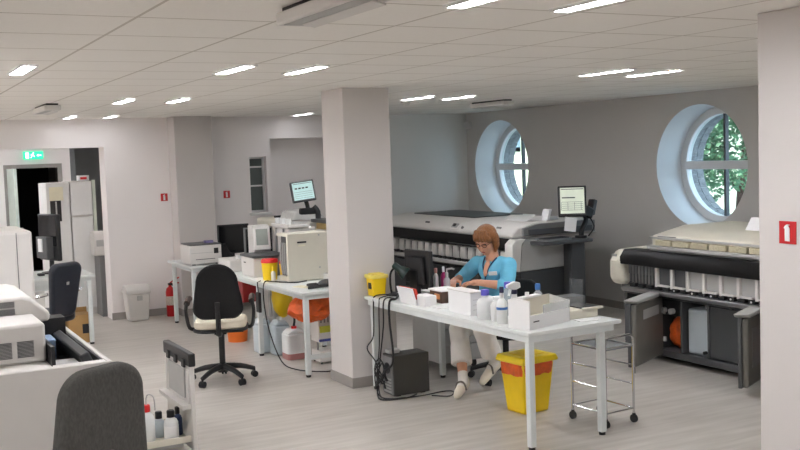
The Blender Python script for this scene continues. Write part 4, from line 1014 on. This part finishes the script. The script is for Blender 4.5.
cab = [
 ([(3.8, 7.13, .75), (3.62, 6.86, .75), (3.53, 6.8, .74), (3.52, 6.79, .6), (3.54, 6.79, .3), (3.5, 6.86, .2), (3.535, 6.9, .12)], .009, 'thick black cable falling from the desk in front of the monitor'),
 ([(3.7, 7.1, .75), (3.56, 7.1, .75), (3.53, 7.08, .7), (3.53, 7.1, .45), (3.5, 7.16, .34), (3.54, 7.08, .22), (3.5, 6.98, .05), (3.45, 6.8, .012), (3.6, 6.72, .012)], .0055, 'thin black cable hanging from the lamp to the floor by the table leg'),
 ([(3.75, 7.05, .75), (3.57, 7.0, .75), (3.53, 6.98, .72), (3.52, 6.98, .4), (3.5, 7.0, .15), (3.46, 6.9, .015), (3.52, 6.74, .012), (3.75, 6.7, .012), (3.95, 6.72, .012), (4.0, 6.66, .012), (3.9, 6.56, .012), (3.8, 6.66, .012)], .005, 'thin black cable looping over the floor in front of the computer tower'),
 ([(3.62, 6.88, .75), (3.535, 6.9, .74), (3.52, 6.9, .55), (3.49, 6.93, .25), (3.5, 6.98, .1), (3.46, 6.92, .014), (3.42, 6.75, .014), (3.6, 6.7, .014), (3.72, 6.76, .014)], .006, 'grey cable dropping behind the thick one to the tower'),
]
for p, r, l in cab:
    p = [(x, y, z+.018 if z > .735 else z) for x, y, z in p]
    single(MB().tube(p, r, 7, 6), 'computer_cable', BLACK, l, 'cable', tuple(p[-1]))
g = MB()
for i in range(5):
    a = i*1.3; c = Vector((3.49, 6.93, .1+i*.035))
    g.tube([c+Vector((math.cos(a+k*.9)*.035, math.sin(a+k*.9)*.06, math.sin(k*1.7+i)*.05)) for k in range(8)], .005, 6, 4)
single(g, 'cable_tangle', BLACK, 'tangle of black cables at the rear of the computer tower', 'cables', (3.49, 6.93, .02))
t = thing('power_plug', 'pale grey plug box hanging among the cables', 'plug', (3.6, 6.95, .325))
MB().box(3.56, 3.66, 6.9, 6.97, .326, .36).build('body', LGREY, t, bevel=.008)
t = thing('drawer_pedestal', 'grey drawer pedestal on casters under the far side of the desk', 'drawer unit', (4.45, 7.6, 0))
MB().box(4.3, 4.72, 7.36, 7.85, .07, .66).build('case', LGREY, t, bevel=.006)
for i in range(4): MB().box(4.31, 4.71, 7.345, 7.359, .085+i*.143, .222+i*.143).build('drawer', LGREY, t, bevel=.004)
for x in (4.36, 4.67):
    for y in (7.42, 7.8): MB().cyl((x-.012, y, .035), (x+.012, y, .035), .035).cyl((x, y, .05), (x, y, .07), .012).build('caster', BLACK, t)

# floor things by the desk
t = thing('clinical_waste_bin', 'yellow waste bin with orange liner on the floor under the desk', 'bin', (4.17, 5.9, 0), 6)
m = MB(); a = [m.bm.verts.new((x, y, 0.0)) for x, y in ((-.115, -.1), (.115, -.1), (.115, .1), (-.115, .1))]; b = [m.bm.verts.new((x, y, .37)) for x, y in ((-.15, -.13), (.15, -.13), (.15, .13), (-.15, .13))]
m.bm.faces.new(a); m.bm.faces.new(b)
for i in range(4): m.bm.faces.new((a[i], a[(i+1) % 4], b[(i+1) % 4], b[i]))
m.build('tub', YELD, t, world=False, bevel=.015, seg=3)
m = MB(); n = 40
def rim(s, z, j): return [m.bm.verts.new((max(-1, min(1, 1.25*math.cos(2*math.pi*i/n)))*s*.152+random.uniform(-j, j), max(-1, min(1, 1.25*math.sin(2*math.pi*i/n)))*s*.132+random.uniform(-j, j), z+random.uniform(-j, j))) for i in range(n)]
A = [rim(1.0, .285, .006), rim(1.04, .33, .004), rim(1.05, .37, .002)]
for p, q in zip(A, A[1:]):
    for i in range(n): m.bm.faces.new((p[i], p[(i+1) % n], q[(i+1) % n], q[i]))
m.build('liner', ORBAG, t, world=False)
MB().prism([(-.168, .37), (.168, .37), (.178, .385), (.155, .42), (-.155, .42), (-.178, .385)], 'y', -.148, .148).build('lid', M('bright yellow lid', (250, 220, 40), .4), t, world=False, bevel=.012)
MB().box(-.1, .1, -.08, .08, .421, .424).build('lid_hatch', YELD, t, world=False)
MB().cbox((-.128, -.02, .22), (.003, .07, .07), (0, R(5), 0)).build('sticker', SIGNW, t, world=False)

t = thing('chrome_cart', 'chrome wire cart on four black casters beside the desk corner', 'cart', (4.43, 5.37, 0), 4)
X0, X1, Y0, Y1 = -.13, .13, -.165, .165
for y in (Y0, Y1):
    MB().tube([(X0, y, .06), (X0, y, .58), (X0+.01, y, .605), (X0+.035, y, .615), (X1-.035, y, .615), (X1-.01, y, .605), (X1, y, .58), (X1, y, .06)], .009, 8).build('side_frame', CHROME, t, world=False)
for z in (.54, .4, .27, .1):
    b = MB()
    for x in (X0, X1): MB().cyl((x, Y0, z), (x, Y1, z), .006, n=8).build('side_rail', CHROME, t, world=False)
for z in (.54, .1):
    b = MB()
    for y in (Y0, Y1): MB().cyl((X0, y, z), (X1, y, z), .006, n=8).build('cross_rail', CHROME, t, world=False)
MB().box(X0, X1, Y0, Y1, .528, .534).build('shelf', M('clear grey shelf', (150, 154, 158), .2, .3), t, world=False)
for x in (X0, X1):
    for y in (Y0, Y1):
        MB().cyl((x-.011, y, .028), (x+.011, y, .028), .028).cyl((x, y, .04), (x, y, .065), .012).build('caster', BLACK, t, world=False)

t = thing('medicine_carton', 'small white carton between the blue-labelled bottle and the storage bin', 'box', (3.755, 5.4, .74))
MB().box(3.72, 3.79, 5.375, 5.43, .741, .83).build('carton', PAPER, t, bevel=.003)
MB().box(3.718, 3.72, 5.385, 5.42, .77, .8).build('print', LGREY, t)
g = MB().sph((0, 0, 0), (.09, .07, .05), n=18, m=12)
for v in g.bm.verts: v.co += Vector((random.uniform(-1, 1), random.uniform(-1, 1), random.uniform(-1, 1)))*.012
g.bm.transform(Matrix.Translation((4.02, 5.62, .81)))
single(g, 'plastic_bag', FROST, 'crumpled clear plastic bag behind the bottles on the desk', 'bag', (4.02, 5.62, .745))
# the desk is 15 mm taller than the other tables: everything resting on it stands on its top
for o in list(COL.objects):
    if o.parent is None and 'category' in o and 3.5 < o.location.x < 4.4 and 5.0 < o.location.y < 7.3 and .73 < o.location.z < .95: o.location.z += .015
# ------------------------------------------------------------------ the seated woman
ACT = []
class Body:
    # tapered limbs and ellipsoids fused into one continuous skin
    def __init__(self): self.m = MB()
    def limb(self, pts):
        for (p, r), (q, s) in zip(pts, pts[1:]):
            p, q = Vector(p), Vector(q); self.m.cyl(p, q, r, s, 14)
        for p, r in pts: self.m.sph(p, r, n=14, m=10)
        return self
    def ell(self, c, r, rot=None): self.m.sph(c, r, rot, n=20, m=14); return self
    def done(self, name, material, parent, voxel, smooth=4):
        o = self.m.build(name+'_raw', material, None, world=False)
        md = o.modifiers.new('fuse', 'REMESH'); md.mode = 'VOXEL'; md.voxel_size = voxel; md.use_smooth_shade = True
        if smooth:
            sm = o.modifiers.new('smooth', 'SMOOTH'); sm.iterations = smooth; sm.factor = .5
        dg = bpy.context.evaluated_depsgraph_get(); me = bpy.data.meshes.new_from_object(o.evaluated_get(dg))
        bpy.data.objects.remove(o)
        for p in me.polygons: p.use_smooth = True
        me.materials.clear(); me.materials.append(material); me.name = name
        if parent is not None: me.transform(ROOTM[parent.name].inverted())
        n = bpy.data.objects.new(name, me); COL.objects.link(n)
        if parent is not None: n.parent = parent; ROOTM[n.name] = ROOTM[parent.name]
        return n
V = Vector
F = V((-.91, -.41, 0)).normalized(); RT = V((-.41, .91, 0)).normalized(); UP = V((0, 0, 1))
def bp(o, f=0, r=0, u=0): return V(o)+F*f+RT*r+UP*u
PEL = V((4.6, 6.85, .525)); CH = bp(PEL, .06, 0, .3); NK = bp(PEL, .11, 0, .475)
shR, shL = bp(NK, -.005, .155, -.028), bp(NK, -.005, -.15, -.028)
elR, elL = V((4.42, 7.16, .83)), V((4.5, 6.61, .81))
wrR, wrL = V((4.25, 7.0, .845)), V((4.3, 6.74, .845))
hipR, hipL = bp(PEL, .02, .085, -.01), bp(PEL, .02, -.085, -.01)
knR, knL = V((4.14, 6.78, .48)), V((4.2, 6.52, .5))
anR_, anL_ = V((4.03, 6.56, .1)), V((4.34, 6.58, .21))
toR, toL = V((3.94, 6.49, .045)), V((4.235, 6.57, .1))
# head: looks down at the hands
HD = bp(NK, .06, .018, .172)
hf = (F*.9-UP*.42).normalized(); hu = (UP*.9+F*.42).normalized(); hr = hf.cross(hu).normalized()
HM = Matrix((hr, hf, hu)).transposed().to_4x4()
def hp(x, y, z): return HD+hr*x+hf*y+hu*z
body = Body()
body.ell(hp(0, 0, .03), (.072, .088, .088), HM).ell(hp(0, .018, -.045), (.058, .066, .07), HM).ell(hp(0, .05, -.088), (.03, .028, .022), HM)
body.limb([(hp(0, .088, .012), .008), (hp(0, .105, -.028), .013)]).ell(hp(0, .1, -.03), (.017, .012, .01), HM)
for s in (-1, 1):
    body.ell(hp(s*.04, .055, -.03), (.026, .026, .026), HM).ell(hp(s*.03, .073, .022), (.024, .012, .009), HM)
    body.ell(hp(s*.074, -.005, -.01), (.01, .02, .03), HM)
body.ell(hp(0, .08, -.06), (.024, .012, .01), HM)
body.limb([(bp(NK, -.01, 0, -.02), .055), (bp(NK, .03, 0, .1), .05)])
body.limb([(PEL, .085), (bp(PEL, .03, 0, .15), .1), (CH, .11), (bp(NK, 0, 0, -.08), .085)])
body.limb([(shR, .05), (bp(NK, 0, 0, -.02), .055), (shL, .05)])
for sh, el, wr in ((shR, elR, wrR), (shL, elL, wrL)):
    body.limb([(sh, .05), ((sh+el)/2, .046), (el, .038), ((el*2+wr)/3, .037), (wr, .025)])
for hip, kn, an, to in ((hipR, knR, anR_, toR), (hipL, knL, anL_, toL)):
    body.limb([(hip, .082), (kn, .06), ((kn*2+an)/3, .052), (an, .034), ((an+to)/2+UP*-.01, .033), (to, .028)])
def hand(wr, d, pn, side):
    # d: direction of the fingers, pn: palm normal (palm faces along it), side: towards the thumb
    d = d.normalized(); sd = (side-d*side.dot(d)).normalized(); pn = d.cross(sd) if d.cross(sd).dot(pn) > 0 else -d.cross(sd)
    body.limb([(wr, .025), (wr+d*.03, .026)])
    for k, s in enumerate((.026, .009, -.009, -.026)):
        body.limb([(wr+d*.02+sd*s*.7, .017), (wr+d*.075+sd*s, .0125)])
        L_ = (.068, .076, .07, .054)[k]; a = wr+d*.078+sd*s; sp = sd*s*.18
        p1 = a+(d*.9+pn*.25).normalized()*L_*.42+sp*.4; p2 = p1+(d*.62+pn*.75).normalized()*L_*.33; p3 = p2+(d*.25+pn*.95).normalized()*L_*.27
        body.limb([(a, .0105), (p1, .0095), (p2, .0088), (p3, .0075)])
    t0 = wr+d*.025+sd*.028; t1 = t0+(sd*.75+d*.55+pn*.25).normalized()*.04; t2 = t1+(d*.85+sd*.1+pn*.5).normalized()*.032
    body.limb([(t0, .015), (t1, .012), (t2, .009)])
hand(wrR, V((-.55, -.5, -.12)), V((.1, -.2, -1)), V((.3, -.9, 0)))
hand(wrL, V((-.6, .62, -.1)), V((0, .1, -1)), V((-.7, -.4, .25)))
person = body.done('person', SKIN, None, .0055, 3)
me = person.data; me.transform(Matrix.Translation((-4.6, -6.85, 0))); person.location = (4.6, 6.85, 0)
ROOTM[person.name] = Matrix.Translation((4.6, 6.85, 0))
tag(person, 'woman with auburn bob in turquoise tunic and white trousers, seated working at the desk', 'person')
# clothes
c = Body()
c.ell(bp(PEL, 0, 0, .0), (.165, .14, .09), Matrix((RT, F, UP)).transposed().to_4x4())
c.limb([(bp(PEL, .01, 0, .07), .128), (bp(PEL, .02, 0, .14), .122), (CH, .128), (bp(NK, -.005, 0, -.08), .1)])
for s in (-1, 1): c.limb([(bp(NK, .0, s*.15, -.03), .06), (bp(NK, .0, s*.075, -.0), .042), (bp(NK, .07, s*.045, -.075), .05), (CH+F*.06, .07)])
c.ell(bp(PEL, .12, 0, .28), (.13, .09, .08), Matrix((RT, F, UP)).transposed().to_4x4())
c.ell(bp(PEL, .06, .055, .19), (.1, .12, .16), Matrix((RT, F, UP)).transposed().to_4x4()).ell(bp(PEL, .06, -.055, .19), (.1, .12, .16), Matrix((RT, F, UP)).transposed().to_4x4())
c.limb([(shR+UP*-.005, .064), (bp(NK, -.02, .07, -.02), .055)]).limb([(shL+UP*-.005, .064), (bp(NK, -.02, -.07, -.02), .055)]).limb([(bp(NK, -.045, .06, -.015), .045), (bp(NK, -.045, -.06, -.015), .045)])
c.limb([(shR, .064), ((shR+elR)/2, .064), (elR, .057), (elR*.72+wrR*.28, .053)])
c.limb([(shL, .064), ((shL+elL)/2, .066), (elL, .055), (elL*.8+wrL*.2, .051)])
c.limb([(bp(PEL, .02, .09, .0), .095), (bp(PEL, .18, .08, -.01), .088)]).limb([(bp(PEL, .02, -.09, .0), .095), (bp(PEL, .18, -.09, -.01), .09)])
tun = c.done('tunic', TUNIC, person, .009, 5)
# neckline: open V showing skin, dark edge and slit
nb = Body(); nb.ell(bp(NK, .098, 0, -.05), (.024, .022, .075), Matrix((RT, F*.9+UP*.42, UP*.9-F*.42)).transposed().to_4x4())
nb.done('chest_skin', SKIN, person, .006, 2)
e = MB(); pv = bp(NK, .122, 0, -.125)
e.tube([bp(NK, .03, .056, .03), bp(NK, .1, .034, -.03), pv], .006, 6, 4).tube([bp(NK, .03, -.056, .03), bp(NK, .1, -.034, -.03), pv], .006, 6, 4)
e.tube([pv, bp(NK, .137, 0, -.19)], .005, 6)
e.build('neck_edging', TUNICD, person)
bd = MB().box(-.035, .035, -.004, .004, -.016, .016, Matrix.Translation(bp(NK, .142, -.085, -.085)) @ Matrix((RT, F, UP)).transposed().to_4x4() @ Matrix.Rotation(R(-14), 4, 'X') @ Matrix.Rotation(R(16), 4, 'Z'))
bd.build('name_badge', M('silver badge', (206, 210, 214), .4), person, bevel=.002)
p_ = Body()
p_.ell(bp(PEL, 0, 0, -.01), (.16, .13, .085), Matrix((RT, F, UP)).transposed().to_4x4())
for hip, kn, an, k in ((hipR, knR, anR_, .66), (hipL, knL, anL_, .72)):
    p_.limb([(hip+UP*.01, .09), ((hip+kn)/2, .09), (kn, .082), (kn*.6+an*.4, .074)])
    p_.m.cyl(kn*.7+an*.3, kn*(1-k)+an*k, .08, .086, 18)
p_.done('trousers', TROUS, person, .009, 4)
for an, kn, to in ((anR_, knR, toR), (anL_, knL, toL)):
    up = (kn-an).normalized(); d = (to-an); d = (d-up*d.dot(up)*.0)
    s = Body(); s.limb([(an+up*.075, .041), (an, .04), (an*.6+to*.4, .038)]); s.done('sock', SOCK, person, .007, 2)
    fd = (to-an).normalized()
    h = an-UP*.035-fd*.035
    s = Body(); s.limb([(h, .04), (an*.55+to*.45-UP*.012, .041), (to, .036), (to+fd*.03, .03)]); s.limb([(h+UP*.025, .038), (h, .04)])
    s.done('shoe', SHOE, person, .007, 3)
    st = MB()
    a = (an*.5+to*.5)+UP*.012; sd = fd.cross(UP).normalized()
    st.tube([a+sd*.043-UP*.03, a+sd*.03+UP*.02, a+UP*.034, a-sd*.03+UP*.02, a-sd*.043-UP*.03], .008, 6, 3); st.build('shoe_strap', M('grey shoe strap', (110, 104, 96), .5), person)
# face details
for s in (-1, 1):
    MB().sph(hp(s*.031, .0795, .008), (.014, .006, .0045), HM).build('eyelid', M('dark eyelid tone', (112, 78, 66), .5), person)  # lids darker brown than the face
    MB().tube([hp(s*.012, .089, .03), hp(s*.03, .087, .036), hp(s*.05, .074, .028)], .0032, 6, 3).build('eyebrow', HAIR, person)
gl = MB()
for s in (-1, 1):
    gl.tube([hp(s*.033+math.cos(i*math.pi/5)*.023, .1-abs(math.cos(i*math.pi/5)*s+.0)*.004, .004+math.sin(i*math.pi/5)*.014) for i in range(11)], .0022, 6)
    gl.tube([hp(s*.056, .096, .008), hp(s*.074, .05, .008), hp(s*.078, -.01, .0)], .002, 6)
gl.tube([hp(-.012, .102, .006), hp(.012, .102, .006)], .0022, 6)
gl.build('glasses', M('dark spectacle frame', (44, 30, 28), .35), person)
MB().sph(hp(0, .0885, -.062), (.02, .006, .0055), HM).build('lips', LIPS, person)
# bob haircut with fringe
hb = Body()
hb.ell(hp(0, -.012, .045), (.088, .1, .088), HM).ell(hp(0, -.045, -.01), (.084, .07, .095), HM).ell(hp(0, -.052, -.06), (.072, .055, .06), HM)
for s in (-1, 1):
    hb.limb([(hp(s*.074, .0, .05), .034), (hp(s*.083, .004, -.01), .027), (hp(s*.079, .012, -.062), .02), (hp(s*.07, .02, -.09), .01)])
    hb.limb([(hp(s*.045, .07, .082), .022), (hp(s*.068, .056, .035), .017)])
for x in (-.04, -.015, .012, .036): hb.limb([(hp(x, .055, .105), .022), (hp(x*1.1, .086, .075), .016), (hp(x*1.2, .093, .045), .009)])
hb.done('hair', HAIR, person, .006, 2)
# ------------------------------------------------------------------ daylight, camera
w = bpy.data.worlds.new('sky'); scn.world = w; w.use_nodes = True
nt = w.node_tree; bg = nt.nodes['Background']
bg.inputs[0].default_value = (.62, .76, 1.0, 1); bg.inputs[1].default_value = 3.0
sun = bpy.data.objects.new('sun', bpy.data.lights.new('sun', 'SUN')); COL.objects.link(sun)
sun.data.energy = 4.5; sun.data.angle = R(4); sun.rotation_euler = (0, R(-50), R(-20)); sun.data.color = (1, .97, .9)

cam = bpy.data.objects.new('camera', bpy.data.cameras.new('camera')); COL.objects.link(cam)
cam.data.sensor_fit = 'HORIZONTAL'; cam.data.sensor_width = 36; cam.data.lens = 998/800*36; cam.data.clip_end = 200; cam.data.clip_start = .05
p, r, yaw = .0715, .0345, R(28.2)
fw = V((0, math.cos(p), -math.sin(p))); dn = V((0, -math.sin(p), -math.cos(p))); rt = V((1, 0, 0))
r2 = rt*math.cos(r)+dn*math.sin(r); d2 = dn*math.cos(r)-rt*math.sin(r)
m3 = Matrix((r2, -d2, -fw)).transposed()
m3 = Matrix.Rotation(-yaw, 3, 'Z') @ m3
cam.matrix_world = Matrix.Translation((0, 0, 1.9)) @ m3.to_4x4()
scn.camera = cam

scn.view_settings.view_transform = 'Standard'; scn.view_settings.look = 'None'; scn.view_settings.gamma = 1
scn.view_settings.use_curve_mapping = False; scn.view_settings.exposure = 1.0
cy = scn.cycles
cy.use_denoising = True; cy.max_bounces = 10; cy.diffuse_bounces = 6; cy.glossy_bounces = 4; cy.transmission_bounces = 6; cy.transparent_max_bounces = 12
cy.sample_clamp_indirect = 6; cy.caustics_reflective = False; cy.caustics_refractive = False
cy.use_adaptive_sampling = False
